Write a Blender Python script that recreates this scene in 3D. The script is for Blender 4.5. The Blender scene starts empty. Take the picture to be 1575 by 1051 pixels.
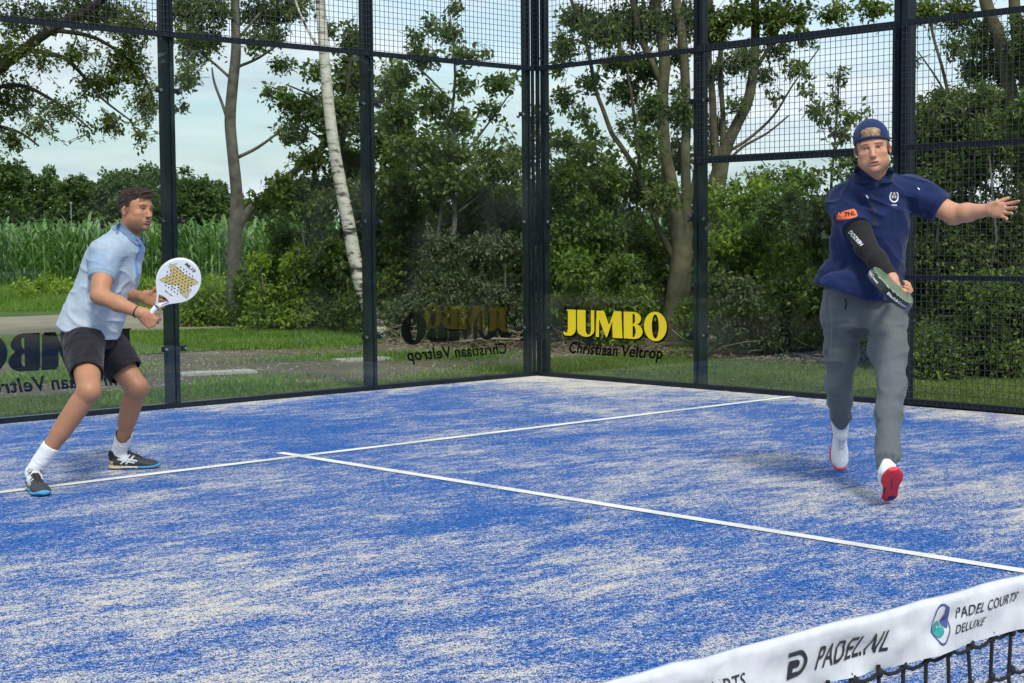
import bpy, bmesh, math, random
import numpy as np
from mathutils import Vector, Matrix
from mathutils.bvhtree import BVHTree
R_ = math.radians
rng = np.random.default_rng(7)
random.seed(7)
scene = bpy.context.scene
COL = scene.collection

# ------------------------------------------------------------------ camera
CAM = np.array([-10.7042, -10.9828, 1.3207]); YAW, PIT, ROL, FPX = 0.7569, -0.0645, -0.0075, 2448.7
FW = np.array([math.sin(YAW)*math.cos(PIT), math.cos(YAW)*math.cos(PIT), math.sin(PIT)])
RT = np.cross(FW, [0, 0, 1]); RT /= np.linalg.norm(RT); UP = np.cross(RT, FW)
RT, UP = RT*math.cos(ROL)+UP*math.sin(ROL), -RT*math.sin(ROL)+UP*math.cos(ROL)
cam = bpy.data.cameras.new('camera'); cam_o = bpy.data.objects.new('camera', cam); COL.objects.link(cam_o)
cam_o.matrix_world = Matrix(((RT[0], UP[0], -FW[0], CAM[0]), (RT[1], UP[1], -FW[1], CAM[1]), (RT[2], UP[2], -FW[2], CAM[2]), (0, 0, 0, 1)))
cam.sensor_width = 36; cam.lens = FPX/1575*36; cam.clip_start = .05; cam.clip_end = 3000
scene.camera = cam_o

# ------------------------------------------------------------------ sky, sun, exposure
SUN_EL, SUN_AZ = 48, -20      # azimuth measured from +Y towards +X: where the light comes from
sun_from = Vector((math.sin(R_(SUN_AZ-135))*math.cos(R_(SUN_EL)), math.cos(R_(SUN_AZ-135))*math.cos(R_(SUN_EL)), math.sin(R_(SUN_EL))))
world = bpy.data.worlds.new('World'); scene.world = world; world.use_nodes = True
def N(nt, typ, x=0, **kw):
    n = nt.nodes.new(typ)
    for k, v in kw.items():
        if k[0] == '_': setattr(n, k[1:], v)
        else:
            key = int(k[1:]) if k[0] == 'i' and k[1:].isdigit() else k.replace('__', ' ')
            n.inputs[key].default_value = v
    return n
def setup_world():
    nt = world.node_tree; nt.nodes.clear(); L = nt.links.new
    out = N(nt, 'ShaderNodeOutputWorld'); bg = N(nt, 'ShaderNodeBackground', Strength=0.105)
    sky = N(nt, 'ShaderNodeTexSky'); sky.sky_type = 'NISHITA'; sky.sun_disc = False
    sky.sun_elevation = R_(SUN_EL); sky.sun_rotation = math.atan2(sun_from.x, sun_from.y); sky.air_density = 1.3; sky.dust_density = 2.0; sky.ozone_density = 1.0
    tc = N(nt, 'ShaderNodeTexCoord'); sep = N(nt, 'ShaderNodeSeparateXYZ'); L(tc.outputs['Generated'], sep.inputs[0])
    mx = N(nt, 'ShaderNodeMath', _operation='MAXIMUM', i1=0.0); L(sep.outputs['Z'], mx.inputs[0])
    ad = N(nt, 'ShaderNodeMath', _operation='ADD', i1=0.12); L(mx.outputs[0], ad.inputs[0])
    dx = N(nt, 'ShaderNodeMath', _operation='DIVIDE'); L(sep.outputs['X'], dx.inputs[0]); L(ad.outputs[0], dx.inputs[1])
    dy = N(nt, 'ShaderNodeMath', _operation='DIVIDE'); L(sep.outputs['Y'], dy.inputs[0]); L(ad.outputs[0], dy.inputs[1])
    cb = N(nt, 'ShaderNodeCombineXYZ'); L(dx.outputs[0], cb.inputs[0]); L(dy.outputs[0], cb.inputs[1])
    n1 = N(nt, 'ShaderNodeTexNoise', Scale=0.8, Detail=7.0, Roughness=.52, Distortion=.35); L(cb.outputs[0], n1.inputs['Vector'])
    r1 = N(nt, 'ShaderNodeMapRange', i1=.38, i2=.60, i3=.52, i4=1.0); r1.interpolation_type = 'SMOOTHSTEP'; L(n1.outputs['Fac'], r1.inputs[0])
    # thicker cloud near the horizon
    hz = N(nt, 'ShaderNodeMapRange', i1=.0, i2=.13, i3=1.0, i4=0.0); L(mx.outputs[0], hz.inputs[0])
    am = N(nt, 'ShaderNodeMath', _operation='MAXIMUM'); L(r1.outputs[0], am.inputs[0]); L(hz.outputs[0], am.inputs[1])
    n2 = N(nt, 'ShaderNodeTexNoise', Scale=1.7, Detail=6.0, Roughness=.55); L(cb.outputs[0], n2.inputs['Vector'])
    cr = N(nt, 'ShaderNodeMapRange', i1=.3, i2=.7, i3=0.0, i4=1.0); L(n2.outputs['Fac'], cr.inputs[0])
    cc = N(nt, 'ShaderNodeMix', _data_type='RGBA'); cc.inputs[6].default_value = (5.0, 6.2, 7.1, 1); cc.inputs[7].default_value = (8.4, 8.9, 9.3, 1)
    L(cr.outputs[0], cc.inputs[0])
    gn = N(nt, 'ShaderNodeMix', _data_type='RGBA', _blend_type='MULTIPLY'); gn.inputs[0].default_value = 1; gn.inputs[7].default_value = (1.05, 1.4, 1.62, 1)
    L(sky.outputs[0], gn.inputs[6])
    m = N(nt, 'ShaderNodeMix', _data_type='RGBA'); L(am.outputs[0], m.inputs[0]); L(gn.outputs[2], m.inputs[6]); L(cc.outputs[2], m.inputs[7])
    L(m.outputs[2], bg.inputs[0]); L(bg.outputs[0], out.inputs[0])
setup_world()
sun = bpy.data.lights.new('sun', 'SUN'); sun.energy = 2.3; sun.angle = R_(10); sun.color = (1, .95, .88)
sun_o = bpy.data.objects.new('sun', sun); COL.objects.link(sun_o); sun_o.location = (0, 0, 30)
sun_o.rotation_euler = (-sun_from).to_track_quat('-Z', 'Y').to_euler()
scene.view_settings.view_transform = 'Standard'; scene.view_settings.look = 'None'
scene.view_settings.exposure = 0.25; scene.view_settings.gamma = 1
scene.cycles.transparent_max_bounces = 24; scene.cycles.max_bounces = 8

# ------------------------------------------------------------------ object helpers
def link(o, parent=None):
    COL.objects.link(o)
    if parent is not None: o.parent = parent
    return o
def tag(o, label=None, cat=None, group=None, kind=None):
    if label: o['label'] = label
    if cat: o['category'] = cat
    if group: o['group'] = group
    if kind: o['kind'] = kind
    return o
def empty(name, loc=(0, 0, 0)):
    o = bpy.data.objects.new(name, None); o.location = loc; o.empty_display_size = .1
    return link(o)
def mesh_np(name, V, F, mat=None, parent=None, smooth=False, colors=None, midx=None, mats=None):
    """V (n,3) world verts; F list of (m,k) int arrays"""
    V = np.asarray(V, np.float32)
    if parent is not None:
        V = V-np.array(PL(parent), np.float32)
    if not isinstance(F, list): F = [F]
    F = [np.asarray(f, np.int32) for f in F if len(f)]
    me = bpy.data.meshes.new(name); me.vertices.add(len(V)); me.vertices.foreach_set('co', V.ravel())
    nl = sum(f.size for f in F); npoly = sum(len(f) for f in F)
    me.loops.add(nl); me.polygons.add(npoly)
    me.loops.foreach_set('vertex_index', np.concatenate([f.ravel() for f in F]))
    tot = np.concatenate([np.full(len(f), f.shape[1], np.int32) for f in F]); st = np.r_[0, np.cumsum(tot)[:-1]].astype(np.int32)
    me.polygons.foreach_set('loop_start', st)
    me.polygons.foreach_set('use_smooth', np.full(npoly, bool(smooth)))
    if mats:
        for m in mats: me.materials.append(m)
        if midx is not None: me.polygons.foreach_set('material_index', np.asarray(midx, np.int32))
    elif mat: me.materials.append(mat)
    me.update(calc_edges=True); me.validate()
    if colors is not None:
        a = me.color_attributes.new('Col', 'FLOAT_COLOR', 'POINT')
        c = np.ones((len(V), 4), np.float32); c[:, :3] = colors; a.data.foreach_set('color', c.ravel())
    o = bpy.data.objects.new(name, me); link(o, parent)
    return o
def PL(o):
    p = np.zeros(3)
    while o is not None: p = p+np.array(o.location); o = o.parent
    return p
class MB:
    """collects shapes, builds one mesh"""
    def __init__(s): s.V = []; s.Q = []; s.T = []; s.n = 0; s.P = []
    def add(s, V, Q=(), T=()):
        V = np.asarray(V, float)
        if len(Q): s.Q.append(np.asarray(Q, int)+s.n)
        if len(T): s.T.append(np.asarray(T, int)+s.n)
        s.V.append(V); s.n += len(V)
    def box(s, a, b):
        (x0, y0, z0), (x1, y1, z1) = a, b
        x0, x1 = min(x0, x1), max(x0, x1); y0, y1 = min(y0, y1), max(y0, y1); z0, z1 = min(z0, z1), max(z0, z1)
        s.add([(x0, y0, z0), (x1, y0, z0), (x1, y1, z0), (x0, y1, z0), (x0, y0, z1), (x1, y0, z1), (x1, y1, z1), (x0, y1, z1)],
              [(0, 3, 2, 1), (4, 5, 6, 7), (0, 1, 5, 4), (1, 2, 6, 5), (2, 3, 7, 6), (3, 0, 4, 7)])
    def boxm(s, M, a, b):
        m = MB(); m.box(a, b); v = np.array([M @ Vector(p) for p in m.V[0]]); s.add(v, m.Q[0])
    def tube(s, pts, rad, k=6, cap=True):
        pts = np.asarray(pts, float); n = len(pts); rad = np.broadcast_to(rad, n)
        d = np.gradient(pts, axis=0); d /= np.linalg.norm(d, axis=1)[:, None]+1e-9
        ref = np.array([0, 0, 1.]) if abs(d[0][2]) < .9 else np.array([1., 0, 0])
        u = np.cross(d[0], ref); u /= np.linalg.norm(u); V = []
        for i in range(n):
            u = u-d[i]*(u@d[i]); u /= np.linalg.norm(u); w = np.cross(d[i], u)
            a = np.arange(k)*2*np.pi/k
            V.append(pts[i]+rad[i]*(np.cos(a)[:, None]*u+np.sin(a)[:, None]*w))
        V = np.concatenate(V); i, j = np.meshgrid(np.arange(n-1), np.arange(k), indexing='ij')
        j2 = (j+1) % k; Q = np.stack([i*k+j, i*k+j2, (i+1)*k+j2, (i+1)*k+j], -1).reshape(-1, 4)
        T = []
        if cap:
            V = np.vstack([V, pts[0], pts[-1]]); c0, c1 = n*k, n*k+1
            T = [(c0, (q+1) % k, q) for q in range(k)]+[(c1, (n-1)*k+q, (n-1)*k+(q+1) % k) for q in range(k)]
        s.add(V, Q, T)
    def disc(s, c, n, r, k=14, t=0.0):
        n = Vector(n).normalized(); u = n.orthogonal().normalized(); w = n.cross(u); c = Vector(c)
        if t:
            s.tube([c, c+n*t], r, k)
        else:
            s.add([c+u*r*math.cos(i*2*math.pi/k)+w*r*math.sin(i*2*math.pi/k) for i in range(k)]+[c], T=[(i, (i+1) % k, k) for i in range(k)])
    def build(s, name, mat, parent=None, smooth=False, colors=None):
        F = []
        if s.Q: F.append(np.concatenate(s.Q))
        if s.T: F.append(np.concatenate(s.T))
        return mesh_np(name, np.concatenate(s.V), F, mat, parent, smooth, colors)

def at(px, py, depth):
    """world point seen at photo position (px,py) this many metres ahead: used to lay out survey points"""
    return CAM+(FW+RT*(px-787.5)/FPX-UP*(py-525.5)/FPX)*depth

# ------------------------------------------------------------------ materials
def mat(name, col=(.5, .5, .5), rough=.6, metal=0., spec=.5, noise=None, bump=None, vcol=False, coat=0.):
    """noise = (scale, amount, detail) brightness mottling; bump = (scale, strength, dist)"""
    m = bpy.data.materials.new(name); m.use_nodes = True; nt = m.node_tree; b = nt.nodes['Principled BSDF']; L = nt.links.new
    b.inputs['Roughness'].default_value = rough; b.inputs['Metallic'].default_value = metal; b.inputs['Specular IOR Level'].default_value = spec
    b.inputs['Base Color'].default_value = (*col, 1); b.inputs['Coat Weight'].default_value = coat
    tc = N(nt, 'ShaderNodeTexCoord'); src = None
    if vcol:
        a = N(nt, 'ShaderNodeAttribute', _attribute_name='Col'); src = a.outputs['Color']; L(src, b.inputs['Base Color'])
    if noise:
        n = N(nt, 'ShaderNodeTexNoise', Scale=noise[0], Detail=noise[2] if len(noise) > 2 else 4.0, Roughness=.6); L(tc.outputs['Object'], n.inputs['Vector'])
        r = N(nt, 'ShaderNodeMapRange', i1=.3, i2=.7, i3=1-noise[1], i4=1+noise[1]); L(n.outputs['Fac'], r.inputs[0])
        mx = N(nt, 'ShaderNodeMix', _data_type='RGBA', _blend_type='MULTIPLY'); mx.inputs[0].default_value = 1
        if src: L(src, mx.inputs[6])
        else: mx.inputs[6].default_value = (*col, 1)
        L(r.outputs[0], mx.inputs[7]); L(mx.outputs[2], b.inputs['Base Color'])
    if bump:
        n = N(nt, 'ShaderNodeTexNoise', Scale=bump[0], Detail=5.0, Roughness=.6); L(tc.outputs['Object'], n.inputs['Vector'])
        bp = N(nt, 'ShaderNodeBump', Strength=bump[1], Distance=bump[2]); L(n.outputs['Fac'], bp.inputs['Height']); L(bp.outputs[0], b.inputs['Normal'])
    return m
def ramp(nt, stops):
    r = N(nt, 'ShaderNodeValToRGB'); e = r.color_ramp.elements
    while len(e) < len(stops): e.new(.5)
    for q, (p, c) in zip(e, stops): q.position = p; q.color = (*c, 1)
    return r
def leaf_mat(name, c1, c2, c3, trans=.35, rough=.5):
    m = bpy.data.materials.new(name); m.use_nodes = True; nt = m.node_tree; nt.nodes.clear(); L = nt.links.new
    out = N(nt, 'ShaderNodeOutputMaterial'); g = N(nt, 'ShaderNodeNewGeometry'); tc = N(nt, 'ShaderNodeTexCoord')
    r = ramp(nt, [(0, c1), (.6, c2), (1, c3)]); r.color_ramp.elements[1].position = .6
    n = N(nt, 'ShaderNodeTexNoise', Scale=.9, Detail=2.0); L(tc.outputs['Object'], n.inputs['Vector'])
    a = N(nt, 'ShaderNodeMath', _operation='MULTIPLY_ADD', i1=.65, i2=-.0); L(g.outputs['Random Per Island'], a.inputs[0])
    mr = N(nt, 'ShaderNodeMapRange', i1=.35, i2=.65, i3=0., i4=.38); L(n.outputs['Fac'], mr.inputs[0]); L(mr.outputs[0], a.inputs[2])
    L(a.outputs[0], r.inputs[0])
    p = N(nt, 'ShaderNodeBsdfPrincipled', Roughness=rough); p.inputs['Specular IOR Level'].default_value = .35; L(r.outputs[0], p.inputs['Base Color'])
    t = N(nt, 'ShaderNodeBsdfTranslucent'); mm = N(nt, 'ShaderNodeMix', _data_type='RGBA', _blend_type='MULTIPLY'); mm.inputs[0].default_value = 1
    L(r.outputs[0], mm.inputs[6]); mm.inputs[7].default_value = (1.5, 1.7, .7, 1); L(mm.outputs[2], t.inputs[0])
    ms = N(nt, 'ShaderNodeMixShader', i0=trans); L(p.outputs[0], ms.inputs[1]); L(t.outputs[0], ms.inputs[2]); L(ms.outputs[0], out.inputs[0])
    return m
M = {}
M['post'] = mat('dark powder coated steel', (.007, .014, .019), .5, 0, .3, noise=(9, .35), bump=(60, .08, .002))
M['frame'] = mat('blue black frame steel', (.008, .012, .02), .5, 0, .3, noise=(12, .3))
M['wire'] = mat('black coated wire', (.035, .04, .05), .45)
M['bolt'] = mat('stainless bolt', (.75, .75, .73), .22, 1.)
M['white_paint'] = mat('white court line', (.78, .77, .72), .9, 0, .2, noise=(60, .22, 6))
M['black_print'] = mat('black sticker', (.003, .003, .003), .8, 0, .05)
M['yellow_print'] = mat('yellow sticker', (.83, .62, .012), .45)
M['concrete'] = mat('pale concrete slab', (.42, .41, .36), .85, 0, .3, noise=(8, .25, 6))
M['bark_grey'] = mat('grey brown bark', (.125, .115, .095), .9, 0, .2, noise=(7, .45, 6), bump=(30, .6, .01))
M['bark_green'] = mat('mossy bark', (.095, .088, .048), .9, 0, .2, noise=(5, .5, 6), bump=(30, .6, .01))
M['bark_dark'] = mat('dark bark', (.05, .04, .03), .9, 0, .2, noise=(9, .4, 5), bump=(30, .6, .01))
M['twig'] = mat('dry pale twig', (.27, .22, .16), .9, 0, .2, noise=(5, .3))
M['dry_leaf'] = mat('fallen leaf', (.62, .45, .16), .7)
M['leaf_dark'] = leaf_mat('dark leaf', (0.048, 0.078, 0.019), (0.099, 0.149, 0.031), (0.217, 0.265, 0.053))
M['leaf_mid'] = leaf_mat('mid green leaf', (0.055, 0.102, 0.021), (0.129, 0.203, 0.036), (0.297, 0.374, 0.063))
M['leaf_light'] = leaf_mat('fresh green leaf', (0.080, 0.140, 0.021), (0.217, 0.312, 0.042), (0.476, 0.546, 0.084), .4)
M['leaf_oak'] = leaf_mat('oak leaf', (0.049, 0.070, 0.016), (0.109, 0.149, 0.030), (0.238, 0.258, 0.053))
M['leaf_grey'] = leaf_mat('dull bramble leaf', (0.055, 0.075, 0.037), (0.109, 0.143, 0.064), (0.218, 0.247, 0.123), .25)
M['leaf_far'] = leaf_mat('far oak leaf', (.04, .07, .02), (.08, .13, .035), (.14, .21, .055), .3)
M['corn'] = leaf_mat('maize leaf', (.035, .09, .02), (.10, .20, .045), (.28, .40, .15), .3, .35)
M['tassel'] = mat('maize tassel', (.34, .33, .15), .8)
M['grass'] = leaf_mat('grass blade', (.07, .13, .018), (.14, .24, .035), (.25, .35, .075), .3)
def birch_mat():
    m = bpy.data.materials.new('birch bark'); m.use_nodes = True; nt = m.node_tree; b = nt.nodes['Principled BSDF']; L = nt.links.new
    tc = N(nt, 'ShaderNodeTexCoord'); mp = N(nt, 'ShaderNodeMapping'); mp.inputs['Scale'].default_value = (1, 1, 3.2); L(tc.outputs['Object'], mp.inputs[0])
    n = N(nt, 'ShaderNodeTexNoise', Scale=4.2, Detail=6.0, Roughness=.62); L(mp.outputs[0], n.inputs['Vector'])
    sp = N(nt, 'ShaderNodeSeparateXYZ'); L(tc.outputs['Object'], sp.inputs[0])
    g = N(nt, 'ShaderNodeMapRange', i1=.0, i2=1.9, i3=.12, i4=0.0); L(sp.outputs['Z'], g.inputs[0])
    s = N(nt, 'ShaderNodeMath', _operation='SUBTRACT'); L(n.outputs['Fac'], s.inputs[0]); L(g.outputs[0], s.inputs[1])
    r = ramp(nt, [(.36, (.03, .025, .02)), (.41, (.2, .18, .14)), (.47, (.48, .45, .37)), (.7, (.66, .63, .55))]); L(s.outputs[0], r.inputs[0])
    L(r.outputs[0], b.inputs['Base Color']); b.inputs['Roughness'].default_value = .75
    bp = N(nt, 'ShaderNodeBump', Strength=.6, Distance=.01); L(n.outputs['Fac'], bp.inputs['Height']); L(bp.outputs[0], b.inputs['Normal'])
    return m
M['birch'] = birch_mat()
def glass_mat():
    m = bpy.data.materials.new('tempered glass'); m.use_nodes = True; nt = m.node_tree; nt.nodes.clear(); L = nt.links.new
    out = N(nt, 'ShaderNodeOutputMaterial'); t = N(nt, 'ShaderNodeBsdfTransparent'); t.inputs[0].default_value = (.955, .975, .965, 1)
    g = N(nt, 'ShaderNodeBsdfGlossy', Roughness=.0); g.inputs[0].default_value = (.9, .95, .95, 1)
    ge = N(nt, 'ShaderNodeNewGeometry'); dt = N(nt, 'ShaderNodeVectorMath', _operation='DOT_PRODUCT'); L(ge.outputs['Normal'], dt.inputs[0]); L(ge.outputs['Incoming'], dt.inputs[1])
    ab = N(nt, 'ShaderNodeMath', _operation='ABSOLUTE'); L(dt.outputs['Value'], ab.inputs[0]); om = N(nt, 'ShaderNodeMath', _operation='SUBTRACT', i0=1.0); L(ab.outputs[0], om.inputs[1])
    pw = N(nt, 'ShaderNodeMath', _operation='POWER', i1=5.0); L(om.outputs[0], pw.inputs[0]); f = N(nt, 'ShaderNodeMath', _operation='MULTIPLY_ADD', i1=.90, i2=.036); L(pw.outputs[0], f.inputs[0])
    ms = N(nt, 'ShaderNodeMixShader'); L(f.outputs[0], ms.inputs[0]); L(t.outputs[0], ms.inputs[1]); L(g.outputs[0], ms.inputs[2])
    # faint smudges on the pane
    tc = N(nt, 'ShaderNodeTexCoord'); n = N(nt, 'ShaderNodeTexNoise', Scale=1.6, Detail=5.0); L(tc.outputs['Object'], n.inputs['Vector'])
    r = N(nt, 'ShaderNodeMapRange', i1=.5, i2=.85, i3=0.0, i4=.03); L(n.outputs['Fac'], r.inputs[0])
    d = N(nt, 'ShaderNodeBsdfDiffuse'); d.inputs[0].default_value = (.5, .55, .55, 1)
    m2 = N(nt, 'ShaderNodeMixShader'); L(r.outputs[0], m2.inputs[0]); L(ms.outputs[0], m2.inputs[1]); L(d.outputs[0], m2.inputs[2]); L(m2.outputs[0], out.inputs[0])
    return m
M['glass'] = glass_mat()

# ------------------------------------------------------------------ ground
def ground_mat(name, stops, scale, bumpd=.02, fine=60, fmix=.5):
    m = bpy.data.materials.new(name); m.use_nodes = True; nt = m.node_tree; b = nt.nodes['Principled BSDF']; L = nt.links.new
    tc = N(nt, 'ShaderNodeTexCoord'); n = N(nt, 'ShaderNodeTexNoise', Scale=scale, Detail=7.0, Roughness=.65); L(tc.outputs['Object'], n.inputs['Vector'])
    n2 = N(nt, 'ShaderNodeTexNoise', Scale=fine, Detail=3.0, Roughness=.7); L(tc.outputs['Object'], n2.inputs['Vector'])
    mx = N(nt, 'ShaderNodeMix', i0=fmix); L(n.outputs['Fac'], mx.inputs[2]); L(n2.outputs['Fac'], mx.inputs[3])
    r = ramp(nt, stops); L(mx.outputs[0], r.inputs[0]); L(r.outputs[0], b.inputs['Base Color']); b.inputs['Roughness'].default_value = .95
    b.inputs['Specular IOR Level'].default_value = .15
    bp = N(nt, 'ShaderNodeBump', Strength=.8, Distance=bumpd); L(n2.outputs['Fac'], bp.inputs['Height']); L(bp.outputs[0], b.inputs['Normal'])
    return m
def sheet(name, poly, z, m, kind='structure'):
    V = [(x, y, z) for x, y in poly]
    o = mesh_np(name, V, [np.arange(len(V))[None]], m); o['kind'] = kind; return o
M['soil'] = ground_mat('soil with weeds and stones', [(.36, (.06, .045, .03)), (.46, (.16, .125, .085)), (.52, (.11, .11, .05)), (.6, (.24, .19, .135)), (.7, (.34, .29, .22))], 1.3, .03, 34)
M['turf_green'] = ground_mat('green artificial turf', [(.3, (.05, .08, .012)), (.5, (.10, .15, .022)), (.7, (.17, .22, .045))], 1.1, .015, 140, .6)
M['field'] = ground_mat('rough grass land', [(.3, (.03, .06, .015)), (.5, (.07, .12, .03)), (.7, (.14, .18, .06))], .5, .03, 20)
M['dirt'] = ground_mat('pale dirt track', [(.3, (.16, .13, .09)), (.5, (.3, .26, .19)), (.7, (.42, .37, .29))], .8, .03, 25)
S = 900
sheet('ground', [(-S, -S), (S, -S), (S, S), (-S, S)], -.03, M['field'])
sheet('soil', [(-14, .06), (14, .06), (14, 8.4), (-14, 8.4)], -.012, M['soil'])
sheet('dirt_track', [(-16, 9.7), (7.5, 9.7), (9.5, 15.8), (-16, 16.4)], -.01, M['dirt'])
edge = [(-14, .06), (0.14, .06), (.14, -13), (3.2, -13), (3.0, -6), (3.25, -3.5), (3.45, -1), (3.5, .6), (2.9, 1.4), (1.6, 1.5), (.5, 1.0), (-1.2, .7), (-2.4, 1.25), (-3.6, 1.75), (-5, 1.9), (-14, 2.2)]
sheet('green_turf', edge, -.004, M['turf_green'])
sheet('grass_strip', [(-14, 5.6), (-3, 5.8), (0, 5.5), (1.4, 4.9), (2.3, 5.2), (3.6, 6.6), (3.6, 8.6), (1, 9.6), (-14, 10.2)], -.006, M['turf_green'])
def court_mat():
    m = bpy.data.materials.new('blue court turf with sand'); m.use_nodes = True; nt = m.node_tree; b = nt.nodes['Principled BSDF']; L = nt.links.new
    tc = N(nt, 'ShaderNodeTexCoord'); V = tc.outputs['Object']
    def noise(sc, det=3., ro=.6, v=V, dist=0.):
        n = N(nt, 'ShaderNodeTexNoise', Scale=sc, Detail=det, Roughness=ro, Distortion=dist); L(v, n.inputs['Vector']); return n.outputs['Fac']
    def mth(op, a, b_, c=None):
        n = N(nt, 'ShaderNodeMath', _operation=op)
        for i, q in enumerate((a, b_, c)):
            if q is None: continue
            if isinstance(q, (int, float)): n.inputs[i].default_value = q
            else: L(q, n.inputs[i])
        return n.outputs[0]
    rot = N(nt, 'ShaderNodeMapping'); rot.inputs['Rotation'].default_value = (0, 0, R_(43)); rot.inputs['Scale'].default_value = (.78, 1.65, 1); L(V, rot.inputs[0])
    big = noise(.32, 2.); mid = noise(1.6, 4., .6, rot.outputs[0], .4); sml = noise(7.5, 5., .7, rot.outputs[0], .3); fin = noise(150, 2., .8); fin2 = noise(46, 3., .8)
    s = mth('MULTIPLY_ADD', big, 1.0, -.53); s = mth('MULTIPLY_ADD', mid, .85, s); s = mth('MULTIPLY_ADD', sml, 1.15, s); s = mth('ADD', s, -.115)
    # sand drifts against the walls and in the forecourt
    sep = N(nt, 'ShaderNodeSeparateXYZ'); L(V, sep.inputs[0])
    wy = N(nt, 'ShaderNodeMapRange', i1=-.55, i2=0., i3=0., i4=.2); L(sep.outputs['Y'], wy.inputs[0])
    wx = N(nt, 'ShaderNodeMapRange', i1=-1.6, i2=0., i3=0., i4=.26); L(sep.outputs['X'], wx.inputs[0])
    fy = N(nt, 'ShaderNodeMapRange', i1=-8.5, i2=-4.2, i3=.10, i4=0.); L(sep.outputs['Y'], fy.inputs[0])
    s = mth('ADD', s, wy.outputs[0]); s = mth('ADD', s, wx.outputs[0]); s = mth('ADD', s, fy.outputs[0])
    fsp = mth('ADD', mth('MULTIPLY', fin, .62), mth('MULTIPLY', fin2, .38))
    t = mth('ADD', s, mth('MULTIPLY_ADD', fsp, 3.6, -1.8))
    r = N(nt, 'ShaderNodeMapRange', i1=.95, i2=1.12, i3=0., i4=1.); L(t, r.inputs[0])
    blu = ramp(nt, [(.36, (.002, .018, .09)), (.5, (.010, .092, .345)), (.68, (.035, .17, .50))]); L(fin2, blu.inputs[0])
    snd = ramp(nt, [(.3, (.42, .38, .31)), (.7, (.80, .73, .60))]); L(fin, snd.inputs[0])
    mx = N(nt, 'ShaderNodeMix', _data_type='RGBA'); L(r.outputs[0], mx.inputs[0]); L(blu.outputs[0], mx.inputs[6]); L(snd.outputs[0], mx.inputs[7])
    L(mx.outputs[2], b.inputs['Base Color']); b.inputs['Roughness'].default_value = .85; b.inputs['Specular IOR Level'].default_value = .25
    bp = N(nt, 'ShaderNodeBump', Strength=.5, Distance=.004); L(fin, bp.inputs['Height']); L(bp.outputs[0], b.inputs['Normal'])
    return m
M['court'] = court_mat()
sheet('court_floor', [(-10.3, -20), (-.0, -20), (0, 0), (-10.3, 0)], 0, M['court'])
def line_mat():
    m = bpy.data.materials.new('white line with sand and wear'); m.use_nodes = True; nt = m.node_tree; b = nt.nodes['Principled BSDF']; L = nt.links.new
    tc = N(nt, 'ShaderNodeTexCoord'); n = N(nt, 'ShaderNodeTexNoise', Scale=90., Detail=3., Roughness=.8); L(tc.outputs['Object'], n.inputs['Vector'])
    n2 = N(nt, 'ShaderNodeTexNoise', Scale=2.2, Detail=3.); L(tc.outputs['Object'], n2.inputs['Vector'])
    a = N(nt, 'ShaderNodeMath', _operation='ADD'); L(n.outputs['Fac'], a.inputs[0]); L(n2.outputs['Fac'], a.inputs[1])
    r = ramp(nt, [(.38, (.25, .33, .6)), (.45, (.62, .60, .53)), (.6, (.82, .80, .74))]); h = N(nt, 'ShaderNodeMath', _operation='MULTIPLY', i1=.5); L(a.outputs[0], h.inputs[0]); L(h.outputs[0], r.inputs[0])
    L(r.outputs[0], b.inputs['Base Color']); b.inputs['Roughness'].default_value = .9
    return m
M['line'] = line_mat()
mb = MB()
for (a, b_) in [((-9.98, -3.085), (-.02, -3.015)), ((-5.035, -10), (-4.965, -3.0852)), ((-5.035, -3.0148), (-4.965, -2.83))]:
    mb.add([(a[0], a[1], .004), (b_[0], a[1], .004), (b_[0], b_[1], .004), (a[0], b_[1], .004)], [(0, 1, 2, 3)])
lines = mb.build('court_lines', M['line']); lines['kind'] = 'structure'
# two concrete slabs in the soil
for (cx, cy, w, d, rz, lab) in [(-1.93, 2.66, .80, .30, -.3, 'thin pale concrete slab lying in the soil nearest the left posts'), (.17, 2.95, .62, .30, -.3, 'pale concrete slab in the soil below the leaning birch')]:
    sb = MB(); Mx = Matrix.Translation((cx, cy, 0)) @ Matrix.Rotation(rz, 4, 'Z'); sb.boxm(Mx, (-w/2, -d/2, -.02), (w/2, d/2, .012))
    tag(sb.build('concrete_slab', M['concrete']), lab, 'slab')

# ------------------------------------------------------------------ grass blades
def blades(name, n, xr, yr, inside, h, m, z0=-.004, w=.006, lean=.5):
    x = rng.uniform(*xr, n); y = rng.uniform(*yr, n); k = inside(x, y); x, y = x[k], y[k]; n = len(x)
    a = rng.uniform(0, 2*np.pi, n); hh = h*rng.uniform(.5, 1.3, n); l = rng.normal(0, lean, (n, 2))*hh[:, None]
    u = np.stack([np.cos(a), np.sin(a), 0*a], 1)*w*rng.uniform(.6, 1.4, n)[:, None]
    b = np.stack([x, y, np.full(n, z0)], 1); t = b+np.stack([l[:, 0], l[:, 1], hh], 1)
    V = np.stack([b-u, b+u, t], 1).reshape(-1, 3); T = np.arange(3*n).reshape(n, 3)
    return mesh_np(name, V, [T], m)
def inpoly(P):
    P = np.array(P)
    def f(x, y):
        c = np.zeros(len(x), bool); j = len(P)-1
        for i in range(len(P)):
            q = ((P[i, 1] > y) != (P[j, 1] > y)); xi = (P[j, 0]-P[i, 0])*(y-P[i, 1])/(P[j, 1]-P[i, 1]+1e-12)+P[i, 0]
            c ^= q & (x < xi); j = i
        return c
    return f
M['turf_blade'] = leaf_mat('artificial grass fibre', (.055, .085, .012), (.11, .155, .022), (.19, .235, .045), .1)
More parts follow.
